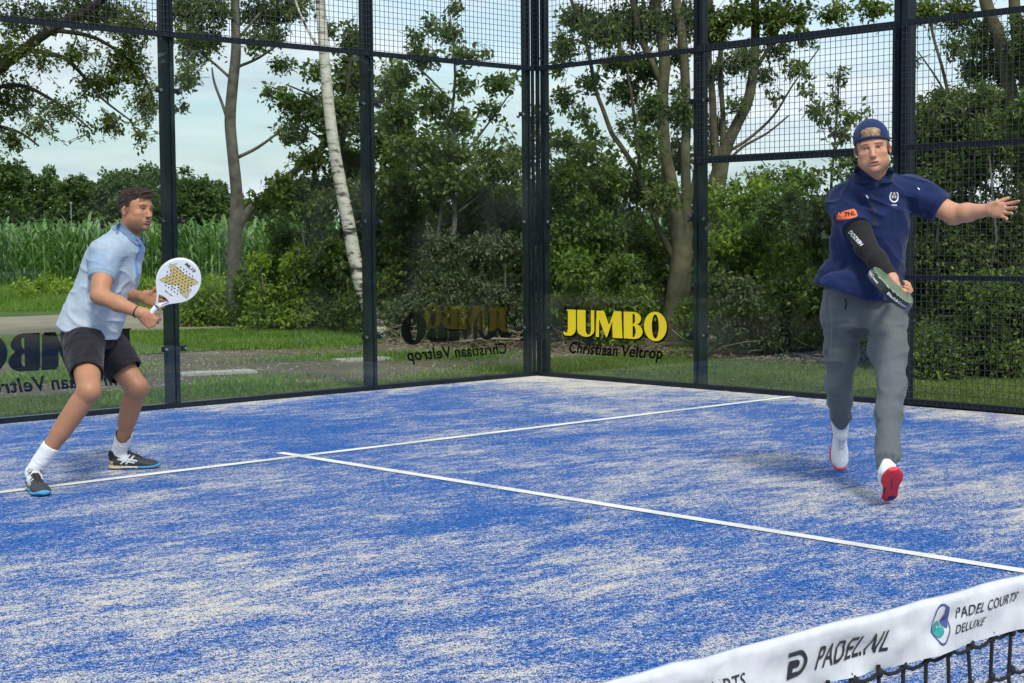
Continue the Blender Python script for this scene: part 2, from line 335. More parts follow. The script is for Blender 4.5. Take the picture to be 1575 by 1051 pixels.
tag(blades('turf_fibres', 160000, (-7, 3.6), (-8, 2.2), inpoly(edge), .022, M['turf_blade'], -.004, .004), 'short green artificial grass fibres beyond the glass walls', 'artificial grass', kind='stuff')
gp = [(-8, 5.6), (-3, 5.8), (0, 5.5), (1.4, 4.9), (2.3, 5.2), (3.6, 6.6), (3.6, 8.6), (1, 9.6), (-8, 10.2)]
tag(blades('lawn_grass', 110000, (-8, 4), (4.8, 10.2), inpoly(gp), .06, M['grass'], -.006, .009), 'lawn strip between the bare soil and the dirt track', 'grass', kind='stuff')
def patch(x, y): return (np.sin(x*1.7+np.sin(y*2.1))+np.sin(y*2.3+1.3*np.sin(x*1.1+.5))+rng.normal(0, .5, len(x))) > .75
tag(blades('soil_weeds', 60000, (-6, 4), (.7, 6.2), patch, .05, M['grass'], -.012, .008), 'thin weeds sprouting in patches on the bare soil', 'weeds', kind='stuff')
def rocks(name, n, xr, yr, s, m, lab, cat, z=-.012):
    x = rng.uniform(*xr, n); y = rng.uniform(*yr, n); c = np.stack([x, y, np.full(n, z)], 1)
    o = rng.normal(0, 1, (n, 6, 3)); base = np.array([(1, 0, 0), (0, 1, 0), (-1, 0, 0), (0, -1, 0), (0, 0, 1), (0, 0, -1)])
    V = c[:, None]+(base+.25*o)*s*rng.uniform(.4, 1.5, (n, 1, 1))*np.array([1, 1, .6]); F = np.array([(0, 1, 4), (1, 2, 4), (2, 3, 4), (3, 0, 4), (1, 0, 5), (2, 1, 5), (3, 2, 5), (0, 3, 5)])
    F = (F[None]+6*np.arange(n)[:, None, None]).reshape(-1, 3)
    tag(mesh_np(name, V.reshape(-1, 3), [F], m), lab, cat, kind='stuff')
M['stone'] = leaf_mat('gravel stone', (.1, .09, .07), (.25, .22, .18), (.5, .47, .4), 0, .9)
rocks('gravel', 6000, (-6, 4), (.9, 6), .012, M['stone'], 'small stones and grit scattered over the bare soil', 'gravel')
# ------------------------------------------------------------------ lettering helpers
def curve_mesh(cu):
    o = bpy.data.objects.new('tmp', cu); COL.objects.link(o); dg = bpy.context.evaluated_depsgraph_get(); dg.update()
    me = bpy.data.meshes.new_from_object(o.evaluated_get(dg)); bpy.data.objects.remove(o); bpy.data.curves.remove(cu); return me
def fill_loops(loops, ext=0.0):
    cu = bpy.data.curves.new('c', 'CURVE'); cu.dimensions = '2D'; cu.fill_mode = 'BOTH'; cu.extrude = ext
    for lp in loops:
        sp = cu.splines.new('POLY'); sp.points.add(len(lp)-1); sp.use_cyclic_u = True
        for p, q in zip(sp.points, lp): p.co = (q[0], q[1], 0, 1)
    return curve_mesh(cu)
def text_mesh(s, bold=.0, shear=0., ext=0., sx=1., space=1.):
    cu = bpy.data.curves.new('t', 'FONT'); cu.body = s; cu.size = 1; cu.offset = bold; cu.shear = shear; cu.extrude = ext; cu.space_character = space; cu.resolution_u = 3
    me = curve_mesh(cu); v = np.zeros(len(me.vertices)*3, np.float32); me.vertices.foreach_get('co', v); v = v.reshape(-1, 3)
    v[:, 0] -= v[:, 0].min(); v[:, 0] *= sx; me.vertices.foreach_set('co', v.ravel()); return me
def mesh_arrays(me):
    v = np.array([p.co[:] for p in me.vertices]); f = [tuple(p.vertices) for p in me.polygons]; return v, f
def fit(me, w=None, h=None):
    """scale to width/height, origin at lower-left of the cap box"""
    v, f = mesh_arrays(me); v[:, 0] -= v[:, 0].min()
    if w: v[:, 0] *= w/v[:, 0].max()
    if h: v[:, 1] *= h
    return v, f
def plant(name, v, f, O, X, Y, m, parent, off=0.0):
    O, X, Y = map(np.array, (O, X, Y)); Z = np.cross(X, Y); P = O+v[:, :1]*X+v[:, 1:2]*Y+(v[:, 2:3]+off)*Z
    me = bpy.data.meshes.new(name); me.from_pydata([tuple(p-PL(parent)) for p in P], [], f); me.materials.append(m); me.update()
    return link(bpy.data.objects.new(name, me), parent)
def arc(cx, cy, rx, ry, a0, a1, n=14): return [(cx+rx*math.cos(R_(a0+(a1-a0)*i/n)), cy+ry*math.sin(R_(a0+(a1-a0)*i/n))) for i in range(n+1)]
def jumbo():
    J = [(.16, 1), (.6, 1)]+arc(.28, .3, .32, .31, 0, -90)+arc(.12, .09, .13, .10, -90, -180, 5)+[(.0, .15)]+arc(.12, .2, .12, .09, -150, -60, 5)+arc(.16, .28, .05, .1, -60, 0, 5)+[(.21, .95), (.16, .95)]
    U = [(.0, 1), (.41, 1)]+arc(.535, .24, .125, .17, 180, 360, 10)+[(.66, 1), (.82, 1)]+arc(.41, .27, .41, .29, 0, -180, 18)
    Mm = [(0, 0), (.05, 1), (.4, 1), (.63, .47), (.86, 1), (1.2, 1), (1.25, 0), (.8, 0), (.78, .62), (.54, .02), (.48, .02), (.17, .68), (.16, 0)]
    B = [(0, 0), (0, 1), (.45, 1)]+arc(.45, .76, .33, .24, 90, -62)+arc(.47, .28, .38, .28, 62, -90)
    Bh1 = [(.4, .94), (.4, .56)]+arc(.42, .75, .1, .19, -80, 80, 10); Bh2 = [(.4, .49), (.4, .06)]+arc(.42, .275, .12, .22, -80, 80, 10)
    O = arc(.5, .5, .5, .54, 0, 360, 40)[:-1]; Oh = arc(.5, .5, .155, .44, 0, 360, 28)[:-1]
    out = []; x = 0
    for L, w, s in ((([J]), .6, 1), ([U], .82, 1), ([Mm], 1.25, 1), ([B, Bh1, Bh2], .85, 1), ([O, Oh], 1.0, 1)):
        for l in L: out.append([(x+p, q) for p, q in l])
        x += w+.06
    return out, x-.06
JL, JW = jumbo()
def grow(loops, d):  # crude outline fattening for the drop shadow
    return loops
def sticker(parent, O, X, W, H, sub_h, front):
    """O: lower-left of the word as read by its reader; X: reading direction; front: yellow layer faces the reader"""
    X = np.array(X, float); Y = np.array([0, 0, 1.])
    me = fill_loops(JL); v, f = mesh_arrays(me); v[:, 0] *= W/JW; v[:, 1] *= H
    O = np.array(O, float)
    plant('yellow_lettering', v, f, O, X, Y, M['yellow_print'], parent, .0042)
    sh = O+X*.013-Y*.016
    plant('black_shadow_lettering', v, f, sh, X, Y, M['black_print'], parent, .0022)
    plant('black_backing_lettering', v, f, O, X, Y, M['black_print'], parent, .0032)
    for wd, x0, ww in (('Christiaan', .055, .485), ('Veltrop', .58, .38)):
        t, tf = fit(text_mesh(wd, .026, .22, 0, .62, 1.06), W*ww, .148)
        plant('small_lettering', t, tf, O+X*W*x0-Y*.165, X, Y, M['black_print'], parent, .0022)

# ------------------------------------------------------------------ court enclosure
def disc_bolt(mb, c, n, r=.014): mb.disc(c, n, r, 12, .012)
ZB, ZT = .042, 2.91
ords = ['nearest the corner', 'second from the corner', 'third from the corner, behind the player in light blue', 'farthest from the corner']
def glass_panel(axis, a, b, z1, label):
    """axis 'x': back wall at y=0; axis 'y': side wall at x=0"""
    e = empty('glass_panel', (((a+b)/2, 0, ZB) if axis == 'x' else (0, (a+b)/2, ZB)))
    tag(e, label, 'glass panel', 'tempered glass panels of the court walls')
    mb = MB(); g = .006
    if axis == 'x': mb.box((a+g, .0, ZB), (b-g, .010, z1))
    else: mb.box((.0, a+g, ZB), (.010, b-g, z1))
    mb.build('pane', M['glass'], e)
    return e
gx = []
for i in range(4):
    gx.append(glass_panel('x', -2*i-2, -2*i, ZT, ['clear glass pane with mirrored black lettering, in the back wall beside the corner', 'plain clear glass pane in front of the leaning birch', 'clear glass pane with big mirrored black letters behind the man in light blue', 'clear glass pane at the far left end of the back wall'][i]))
gy1 = glass_panel('y', -2, 0, ZT, 'tall clear glass pane with the yellow lettering, right of the corner')
gy2 = glass_panel('y', -4, -2, 1.95, 'lower clear glass pane under the framed mesh, beside the man in navy')
sticker(gx[0], (-.315, .012, .40), (-1, 0, 0), 1.35, .255, 1, False)
sticker(gx[2], (-4.335, .012, .385), (-1, 0, 0), 1.35, .265, 1, False)
sticker(gy1, (-.001, -.37, .405), (0, -1, 0), 1.29, .245, 1, True)

def post(x, y, z1, axis, label, bolts=True, w=.10, d=.075, light=False):
    e = empty('fence_post', (x, y, 0)); tag(e, label, 'post', 'steel posts of the court walls')
    mb = MB()
    if axis == 'x':
        mb.box((x-w/2, y+.016, 0), (x-.012, y+.016+d, z1)); mb.box((x-.012, y+.030, 0), (x+.012, y+.016+d, z1)); mb.box((x+.012, y+.016, 0), (x+w/2, y+.016+d, z1))
        mb.box((x-w/2-.03, y+.012, 0), (x+w/2+.03, y+.012+d+.03, .012))
    else:
        mb.box((x+.016, y-w/2, 0), (x+.016+d, y-.012, z1)); mb.box((x+.030, y-.012, 0), (x+.016+d, y+.012, z1)); mb.box((x+.016, y+.012, 0), (x+.016+d, y+w/2, z1))
        mb.box((x+.012, y-w/2-.03, 0), (x+.012+d+.03, y+w/2+.03, .012))
    mb.build('steel_section', M['post'], e)
    if bolts:
        for z in (.47, 1.48, 2.5):
            if z > z1-.2: continue
            for s in bolts if isinstance(bolts, tuple) else (-1, 1):
                b = MB(); c = MB()
                if axis == 'x': p = (x+s*.088, y, z); n = (0, -1, 0); b.box((x+s*.04, y+.0102, z-.02), (x+s*.115, y+.022, z+.02))
                else: p = (x, y+s*.088, z); n = (-1, 0, 0); b.box((x+.0102, y+s*.04, z-.02), (x+.022, y+s*.115, z+.02))
                b.disc(np.array(p)+np.array(n)*.0005, n, .024, 14, .004); k = b.build('glass_clamp', M['frame'], e)
                disc_bolt(c, np.array(p)+np.array(n)*.005, n, .0135); c.build('bolt', M['bolt'], k)
    return e
post(-.085, 0, 4.02, 'x', 'dark steel post on the back wall side of the corner', (-1,), w=.07, d=.05)
post(0, -.085, 4.02, 'y', 'dark steel post on the right wall side of the corner', (-1,), w=.07, d=.05)
post(-2, 0, 4.02, 'x', 'dark steel post right of the leaning birch trunk')
post(-4, 0, 4.02, 'x', 'dark steel post behind the white racket')
post(-6, 0, 4.02, 'x', 'dark steel post at the far left, beyond the man in light blue')
post(-8, 0, 4.02, 'x', 'dark steel post at the left end of the back wall')
post(0, -2, 4.02, 'y', 'dark steel post right of the yellow lettering')
post(0, -4.03, 6.6, 'y', 'tall dark steel post rising behind the man in navy', False, w=.12, d=.12)
# corner profile
mb = MB(); mb.box((-.030, .013, 0), (-.0, .03, 4.0)); mb.box((.013, -.030, 0), (.03, .013, 4.0)); tag(mb.build('corner_profile', M['frame']), 'slim dark corner profile between the two corner posts', 'corner profile')

def rail(a, b, label):
    mb = MB(); mb.box(a, b); o = mb.build('base_rail', M['frame']); tag(o, label, 'base rail', 'steel rails under the glass'); return o
rail((-10, -.028, .001), (-.029, .052, .04), 'long dark base rail under the back wall glass')
rail((-.028, -4.0, .001), (.052, .052, .0405), 'dark base rail under the right wall glass')

def mesh_panel(axis, a, b, z0, z1, label, rails=(), fw=.042, off=-.012):
    e = empty('mesh_panel', (((a+b)/2, 0, z0) if axis == 'x' else (0, (a+b)/2, z0)))
    tag(e, label, 'mesh panel', 'welded mesh panels of the court walls')
    fr = MB(); wr = MB()
    def bx(m_, u0, u1, w0, w1, t0, t1):
        if axis == 'x': m_.box((u0, t0, w0), (u1, t1, w1))
        else: m_.box((t0, u0, w0), (t1, u1, w1))
    t0, t1 = off-.0, off+.034
    g = .004; ff = .026
    bx(fr, a+g, a+ff, z0, z1, t0+.001, t1-.001); bx(fr, b-ff, b-g, z0, z1, t0+.001, t1-.001)
    bx(fr, a+ff, b-ff, z0, z0+fw, t0, t1); bx(fr, a+ff, b-ff, z1-fw, z1, t0, t1)
    for z in rails: bx(fr, a+ff, b-ff, z-.02, z+.02, t0, t1)
    fr.build('frame', M['frame'], e)
    s = .05; r = .0018; n = int(round((b-a)/s))
    for i in range(1, n): u = a+(b-a)*i/n; bx(wr, u-r, u+r, z0+.01, z1-.01, t0-.0060, t0-.0024)
    n = int(round((z1-z0)/s))
    for i in range(1, n): w = z0+(z1-z0)*i/n; bx(wr, a+.01, b-.01, w-r, w+r, t0-.0098, t0-.0062)
    wr.build('wire_mesh', M['wire'], e)
for i in range(4): mesh_panel('x', -2*i-2, -2*i, 2.915, 3.99, ['welded mesh panel above the back wall glass, next to the corner', 'welded mesh panel crossed by the top of the birch trunk', 'welded mesh panel high above the man in light blue', 'welded mesh panel at the left end above the back wall'][i])
mesh_panel('y', -2, 0, 2.915, 3.99, 'welded mesh panel above the pane with the yellow lettering')
mesh_panel('y', -4, -2, 1.955, 2.975, 'framed mesh panel set on the lower glass pane, left of the capped player', fw=.062)
mesh_panel('y', -6.05, -4.05, .012, 2.975, 'tall mesh panel behind the outstretched hand of the man in navy', rails=(1.0, 2.0))
mesh_panel('y', -8.05, -6.05, .012, 2.975, 'tall mesh panel farther along the right wall', rails=(1.0, 2.0))
post(0, -6.05, 3.0, 'y', 'dark steel post farther along the right wall', False)

# ------------------------------------------------------------------ net
def net():
    e = empty('court_net', (-5, -10, 0)); tag(e, 'black padel net with a creased white vinyl headband printed with court names', 'net')
    top = lambda x: .886+.028*(np.abs(x+5)/4.64)**3.74
    nx = 1400; xs = np.linspace(-10, 0, nx); prof = [(.006, -.064), (.007, -.03), (.0075, -.008), (.004, .0), (-.004, .0), (-.0075, -.008), (-.007, -.018), (-.0062, -.028), (-.0058, -.038), (-.006, -.048), (-.006, -.064)]
    def f1(x, s): return np.interp(x*s, np.arange(-2000, 2000), R1)
    R1 = rng.normal(0, 1, 4000)
    V = []
    for j, (y, z) in enumerate(prof):
        wr = (.0030*f1(xs+z*2.6, 14)+.0022*f1(xs-z*3.5+3, 27)+.0012*f1(xs+z*.5+9, 6))*(1 if y < 0 else .3)*(0.4+min(1, abs(z)/.03))
        zz = top(xs)+z+.0010*f1(xs+5, 23)+.0008*f1(xs+9, 9)
        V.append(np.stack([xs, -10+y+wr, zz], 1))
    V = np.concatenate(V); k = len(prof); i, j = np.meshgrid(np.arange(nx-1), np.arange(k-1)); Q = np.stack([j*nx+i, j*nx+i+1, (j+1)*nx+i+1, (j+1)*nx+i], -1).reshape(-1, 4)
    band = mesh_np('headband', V, [Q], M['vinyl'], e, True)
    bvh = BVHTree.FromPolygons([Vector(v) for v in V], [tuple(q) for q in Q])
    def deco(me, x0, w, z, h, m, name, cap=None, shearx=0.):
        bm = bmesh.new(); bm.from_mesh(me); bmesh.ops.triangulate(bm, faces=bm.faces)
        sx = w/(max(v.co.x for v in bm.verts)-min(v.co.x for v in bm.verts)); mnx = min(v.co.x for v in bm.verts)
        for v in bm.verts: v.co.x = (v.co.x-mnx)*sx; v.co.y *= h
        for _ in range(3):
            ed = [q for q in bm.edges if q.calc_length() > .005]
            if not ed: break
            bmesh.ops.subdivide_edges(bm, edges=ed, cuts=1); bmesh.ops.triangulate(bm, faces=bm.faces)
        for v in bm.verts:
            X = x0+v.co.x; Z = float(top(np.array(X)))+z+v.co.y
            h_ = bvh.ray_cast(Vector((X, -10.2, Z)), Vector((0, 1, 0)))
            v.co = (X+5, (h_[0].y if h_[0] else -10.006)-.0011+10, Z)
        me2 = bpy.data.meshes.new(name); bm.to_mesh(me2); bm.free(); me2.materials.append(m); link(bpy.data.objects.new(name, me2), band)
    for k_ in range(-1, 5):
        o = k_*1.06 if k_ else 0
        if o < -.1: continue
        P = text_mesh('PADEL.NL', .012, .35, 0, 1.25, 1.05); deco(P, -9.341+o, .130, -.0425, .0345, M['ink'], 'lettering')
        ic = fill_loops([[(0, 0), (.25, .65), (.7, .65)]+arc(.7, .5, .18, .15, 90, -90, 8)+[(.45, .35), (.4, .2), (.75, .2)]+arc(.75, .5, .4, .32, -90, 90, 10)+[(.1, .82), (.06, 1.0), (.8, 1.0)]+arc(.8, .5, .55, .5, 90, -90, 12)+[(.32, 0)]]); deco(ic, -9.394+o, .036, -.0435, .028, M['ink'], 'logo')
    for o in (0, .5, 1.0):
        P = text_mesh('PADEL COURTS', .006, .3, 0, 1.3, 1.05); deco(P, -9.072+o, .142, -.028, .0170, M['ink'], 'lettering')
        P = text_mesh('DELUXE', .004, .3, 0, 1.3, 1.05); deco(P, -9.075+o, .068, -.046, .0145, M['ink'], 'lettering')
        ring = fill_loops([arc(.5, .5, .5, .5, 60, 400, 30)+arc(.5, .5, .45, .45, 400, 60, 30)]); deco(ring, -9.122+o, .037, -.054, .048, M['ink_blue'], 'logo')
        b1 = fill_loops([arc(.5, .5, .5, .38, 0, 360, 20)[:-1]]); deco(b1, -9.120+o, .021, -.047, .024, M['ink_teal'], 'logo')
        b2 = fill_loops([arc(.5, .5, .4, .5, 0, 360, 20)[:-1]]); deco(b2, -9.100+o, .013, -.036, .026, M['ink_blue'], 'logo')
    P = text_mesh('PADEL COURTS', .006, .3, 0, 1.3, 1.05); deco(P, -9.640, .172, -.034, .0185, M['ink'], 'lettering')
    b2 = fill_loops([arc(.5, .5, .5, .5, 0, 360, 20)[:-1]]); deco(b2, -9.66, .03, -.044, .03, M['ink_blue'], 'logo')
    # netting
    nb = MB(); s = .048
    xv = np.arange(-9.99, -.01, s)
    for x in xv:
        zt = float(top(np.array(x)))-.058; k = 14; zz = np.linspace(zt, .02, k); j = rng.normal(0, .0025, k); nb.tube(np.stack([x+j, -10+rng.normal(0, .002, k), zz], 1), .0025, 5, False)
    for r_ in range(18):
        xs_ = np.linspace(-9.99, -.01, len(xv)*3); zt = top(xs_)-.067-r_*s; sag = -.006*np.abs(np.sin((xs_+9.99)/s*np.pi)); kz = np.interp(xs_, xv, rng.normal(0, .003, len(xv)))
        nb.tube(np.stack([xs_, np.full(len(xs_), -10.001), zt+sag+kz], 1), .0024, 5, False)
    for x in xv[:60]:
        for r_ in range(8): zc = float(top(np.array(x)))-.067-r_*s; nb.tube([(x, -10, zc-.006), (x, -10.001, zc-.002), (x, -10.001, zc+.003), (x, -10, zc+.006)], [.002, .0045, .0045, .002], 6)
    nb.build('netting', M['cord'], e, True)
    for x in (-10.03, .03):
        p = MB(); p.box((x-.04, -10.04, 0), (x+.04, -9.96, .93)); p.box((x-.05, -10.05, .93), (x+.05, -9.95, .945)); p.build('net_post', M['post'], e)
M['vinyl'] = mat('white vinyl', (.64, .65, .68), .4, 0, .5, noise=(34, .12, 8), bump=(160, .25, .0015))
M['ink'] = mat('black ink', (.02, .02, .025), .45); M['ink_blue'] = mat('navy ink', (.05, .07, .25), .45); M['ink_teal'] = mat('teal ink', (.03, .28, .26), .45)
M['cord'] = mat('black net cord', (.012, .011, .012), .8)
net()

# ------------------------------------------------------------------ vegetation
def leaves(P, A, Nn, size, asp=.55):
    """leaf quads: P base, A axis dir, Nn normal-ish, size (n,)"""
    A = A/np.linalg.norm(A, axis=1)[:, None]; S = np.cross(A, Nn); S /= np.linalg.norm(S, axis=1)[:, None]+1e-9; Z = np.cross(S, A)
    s = size[:, None]; w = s*asp*.5
    tip = P+A*s-Z*s*.12; l = P+A*s*.42+S*w+Z*s*.05; r = P+A*s*.42-S*w+Z*s*.05; l2 = P+A*s*.75+S*w*.62; r2 = P+A*s*.75-S*w*.62
    V = np.stack([P, l, l2, tip, r2, r], 1).reshape(-1, 3); n = len(P); b = 6*np.arange(n)[:, None]
    Q = np.concatenate([b+np.array([0, 1, 2, 3]), b+np.array([0, 3, 4, 5])])
    return V, Q
def rand_dir(n):
    v = rng.normal(0, 1, (n, 3)); return v/np.linalg.norm(v, axis=1)[:, None]
def foliage(clumps, size, dens, droop=.3, spray=10, twig=True, zmin=0.05):
    """clumps: centre (3), radii (3), density factor -> leaf arrays + twig tubes"""
    LV = []; LQ = []; n0 = 0; tw = MB()
    for c, r, df in clumps:
        c = np.array(c); r = np.array(r); area = math.pi*r[0]*r[2]; n = int(3.6*dens*df*area/(.42*.6*size*size)); ns = max(2, int(n/spray))
        d = rand_dir(ns); rad = rng.uniform(.25, 1.0, ns)**.55; tip = c+d*rad[:, None]*r
        L = np.clip(rng.normal(.3, .08, ns), .12, .5)*min(1.0, max(r)/.35+.3)
        out = d+rng.normal(0, .5, (ns, 3))+np.array([0, 0, .15]); out /= np.linalg.norm(out, axis=1)[:, None]
        base = tip-out*L[:, None]
        if twig:
            for i in range(0, ns, 2): tw.tube([base[i], (base[i]+tip[i])/2+[0, 0, .01], tip[i]], [.005, .004, .002], 3, False)
        k = spray; t = rng.uniform(.1, 1.05, (ns, k)); p = base[:, None]+(tip-base)[:, None]*t[..., None]+rng.normal(0, size*.35, (ns, k, 3))
        a = out[:, None]*.7+rng.normal(0, .75, (ns, k, 3))-np.array([0, 0, droop]); nn = np.array([0, 0, 1.])+rng.normal(0, .55, (ns, k, 3))
        p = p.reshape(-1, 3); a = a.reshape(-1, 3); nn = nn.reshape(-1, 3); ok = p[:, 2] > zmin; p, a, nn = p[ok], a[ok], nn[ok]
        sz = size*rng.uniform(.55, 1.25, len(p)); V, Q = leaves(p, a, nn, sz); LV.append(V); LQ.append(Q+n0); n0 += len(V)
    return np.concatenate(LV), np.concatenate(LQ), tw
def px_clumps(lst, depth, thick=.9, jit=.5):
    out = []
    for q in lst:
        px, py, rx, ry = q[:4]; df = q[4] if len(q) > 4 else 1.; d = depth+(q[5] if len(q) > 5 else rng.uniform(-jit, jit)); m = d/FPX
        out.append((at(px, py, d), (rx*m, max(rx, ry)*m*thick, ry*m), df))
    return out
def px_path(pts, depth):
    """pts (px,py,r_px[,ddepth]) -> smooth points + radii"""
    P = []; r = []
    for q in pts: d = depth+(q[3] if len(q) > 3 else 0); P.append(at(q[0], q[1], d)); r.append(q[2]*d/FPX)
    P = np.array(P); r = np.array(r); n = len(P); t = np.arange(n); k = (n-1)*4+1; tt = np.linspace(0, n-1, k)
    if n >= 3:
        Q = np.zeros((k, 3))
        for i, x in enumerate(tt):
            j = min(int(x), n-2); u = x-j; p0 = P[max(j-1, 0)]; p1 = P[j]; p2 = P[j+1]; p3 = P[min(j+2, n-1)]
            Q[i] = .5*((2*p1)+(-p0+p2)*u+(2*p0-5*p1+4*p2-p3)*u*u+(-p0+3*p1-3*p2+p3)*u**3)
    else: Q = np.array([P[0]+(P[1]-P[0])*x for x in tt])
    return Q, np.interp(tt, t, r)
def ground_ext(Q, r, flare=1.25):
    """continue the foot of a trunk down to the soil"""
    if Q[0][2] > .0:
        d = Q[0]-Q[1]; d /= np.linalg.norm(d); d = d*.4+np.array([0, 0, -1.]); d /= -d[2]
        e = Q[0]+d*(Q[0][2]+.15); m_ = (e+Q[0])/2
        Q = np.vstack([e, m_, Q]); r = np.r_[r[0]*flare, r[0]*1.08, r]
    return Q, r
def tree(name, label, cat, depth, trunks, branches, clumps, lm, bark, size=.08, dens=1.0, group=None, droop=.3, spray=10, base=True, thick=.9, jit=.5):
    paths = [px_path(t, depth) for t in trunks]
    if base: paths = [ground_ext(*p) for p in paths]
    b0 = paths[0][0][0] if paths else at(*clumps[0][:2], depth)
    e = empty(name, (float(b0[0]), float(b0[1]), 0)); tag(e, label, cat, group)
    for Q, r in paths: m_ = MB(); m_.tube(Q, r, 10); m_.build('trunk', bark, e, True)
    for b in branches: m_ = MB(); m_.tube(*px_path(b, depth), 7); m_.build('branch', bark, e, True)
    V, Q, tw = foliage(px_clumps(clumps, depth, thick, jit), size, dens, droop, spray)
    mesh_np('crown', V, [Q], lm, e)
    if tw.n: tw.build('twigs', bark, e)['kind'] = 'stuff'
    return e
def shrub(label, px, pybase, depth, w, ytop, lm, size=.07, dens=1.0, group='shrubs along the edge behind the court', cr=.42, n=None, stems=4, cat='shrub', bark=None):
    """w: half width px, from ground up to ytop"""
    c = at(px, pybase, depth); c[2] = 0; m = depth/FPX; W = w*m*1.15; H = (CAM[2]+(367-ytop)*m)*1.06
    e = empty('shrub', tuple(map(float, c))); tag(e, label, cat, group); cl = []
    rt = np.array([RT[0], RT[1], 0]); fw = np.array([FW[0], FW[1], 0]); n = n or max(5, int(W*2*H/(cr*cr*1.5)))
    for i in range(n):
        u = rng.uniform(-1, 1); z = rng.uniform(.12, 1)**.8*H; lim = math.sqrt(max(.05, 1-(z/H*.9)**3)); r = cr*rng.uniform(.4, 1.15)
        cl.append((c+rt*u*W*lim+fw*rng.uniform(-.5, .5)*min(W, .9)+np.array([0, 0, max(r*.5, z-r*.7)]), (r, r*.9, r*.8), rng.uniform(.7, 1.2)))
    for i in range(max(3, int(n*.5))):
        r = cr*.8; cl.append((c+rt*rng.uniform(-1, 1)*W+fw*rng.uniform(-.5, .3)*min(W, .8)+np.array([0, 0, rng.uniform(.1, .5)]), (r, r, r*.75), 1.))
    for i in range(int(4+W*5)):
        r = rng.uniform(.10, .24); cl.append((c+rt*rng.uniform(-1, 1)*W+fw*rng.uniform(-.4, .4)+np.array([0, 0, H*rng.uniform(.85, 1.13)]), (r, r, r*1.3), .55))
    cl.append((c+np.array([0, 0, H*.45]), (W*.8, min(W, .7), H*.42), .9))
    V, Q, tw = foliage(cl, size, dens, .25, 10, zmin=.0); mesh_np('foliage', V, [Q], lm, e)
    st = MB()
    for i in range(stems):
        a = c+rt*rng.uniform(-.5, .5)*W; b = cl[rng.integers(len(cl))][0]; b = b+np.array([0, 0, .2]); m_ = (a+b)/2+rng.normal(0, .12, 3); st.tube([a-[0, 0, .05], m_*.5+a*.5+rng.normal(0, .04, 3), m_, b], [.02, .017, .013, .006], 6)
    st.build('stems', bark or M['bark_grey'], e, True)
    if tw.n: tw.build('twigs', M['bark_dark'], e)['kind'] = 'stuff'
    return e
# trees beyond the court ------------------------------------------------
TG = 'trees beyond the back wall'
tree('oak_tree', 'oak reaching in from the left with a rising limb and loose hanging foliage', 'tree', 20,
     [[(-230, 480, 26), (-225, 300, 22), (-205, 100, 20), (-190, -120, 16)]],
     [[(-215, 250, 14), (-90, 175, 11), (0, 104, 9), (78, 46, 7.5), (150, 5, 6), (240, -70, 4)], [(40, 76, 4), (95, 88, 3.5), (120, 108, 3), (155, 150, 2), (200, 185, 1.2)], [(-150, 210, 6), (-60, 190, 4), (20, 200, 2.5), (60, 225, 1.2)], [(78, 46, 4), (150, 60, 3), (215, 110, 2), (238, 160, 1)], [(-60, 160, 5), (20, 130, 3.4), (90, 160, 2.2), (140, 200, 1.2)]],
     [(20, 150, 55, 42, .8), (50, 28, 70, 32, .9), (140, 18, 80, 36, 1.1), (205, 40, 45, 40, 1), (195, 100, 45, 45, 1), (222, 155, 30, 40, .9), (150, 130, 45, 32, .8), (95, 165, 38, 28, .8), (18, 215, 26, 22, .8), (60, 190, 34, 24, .6), (165, 190, 40, 20, .8), (215, 205, 26, 14, .7), (120, 80, 45, 25, .7), (60, 90, 40, 30, .5), (10, 75, 35, 35, .7), (100, -50, 170, 45, .9), (-60, 80, 60, 90, .9), (-40, 190, 50, 60, .9), (130, 205, 22, 8, .6), (5, 240, 14, 10, .5)],
     M['leaf_oak'], M['bark_dark'], .062, .78, TG, thick=1.0)
tree('tree', 'slim tree with smooth grey trunk and a long leaning fork toward the birch', 'tree', 25,
     [[(361, 478, 13), (360, 420, 11.5), (362, 350, 11.5), (364, 300, 9.5), (358, 235, 9), (354, 185, 9), (358, 130, 8.5), (363, 80, 8), (362, 30, 7), (360, -60, 6)]],
     [[(366, 352, 7), (382, 325, 7), (410, 300, 6), (455, 262, 5.5), (510, 214, 5), (556, 172, 4), (610, 130, 2.5)], [(352, 190, 3), (342, 160, 2.4), (330, 128, 2), (326, 104, 1.2)], [(366, 242, 3), (398, 226, 2.4), (440, 195, 1.5)], [(368, 102, 2.6), (400, 88, 2), (440, 60, 1.3)], [(352, 118, 2.4), (320, 90, 1.8), (290, 70, 1.2)], [(366, 60, 2.4), (400, 20, 1.8)]],
     [(300, 60, 38, 48, 1), (288, 120, 22, 28, .9), (282, 165, 12, 10, .8), (285, 15, 40, 26, 1), (335, 15, 36, 30, .9), (405, 22, 46, 30, 1), (450, 12, 40, 24, .9), (395, 65, 28, 22, .7), (435, 100, 28, 16, .7), (420, 55, 28, 18, .8), (330, 60, 16, 30, .7), (450, 190, 16, 9, .6), (360, -50, 110, 40, .9)],
     M['leaf_dark'], M['bark_grey'], .08, 1.25, TG)
tree('birch_tree', 'white barked birch leaning left between the second and third posts', 'birch', 21,
     [[(592, 522, 13), (572, 485, 12), (556, 440, 11.5), (545, 395, 11), (536, 345, 10.5), (525, 290, 10), (515, 235, 9.5), (507, 175, 9), (500, 100, 8.5), (494, 20, 8), (488, -70, 7)]],
     [[(500, 90, 3), (470, 40, 2), (450, -10, 1.5)]], [(440, -55, 60, 30, .7), (540, -50, 60, 25, .7)], M['leaf_mid'], M['birch'], .07, .8, TG)
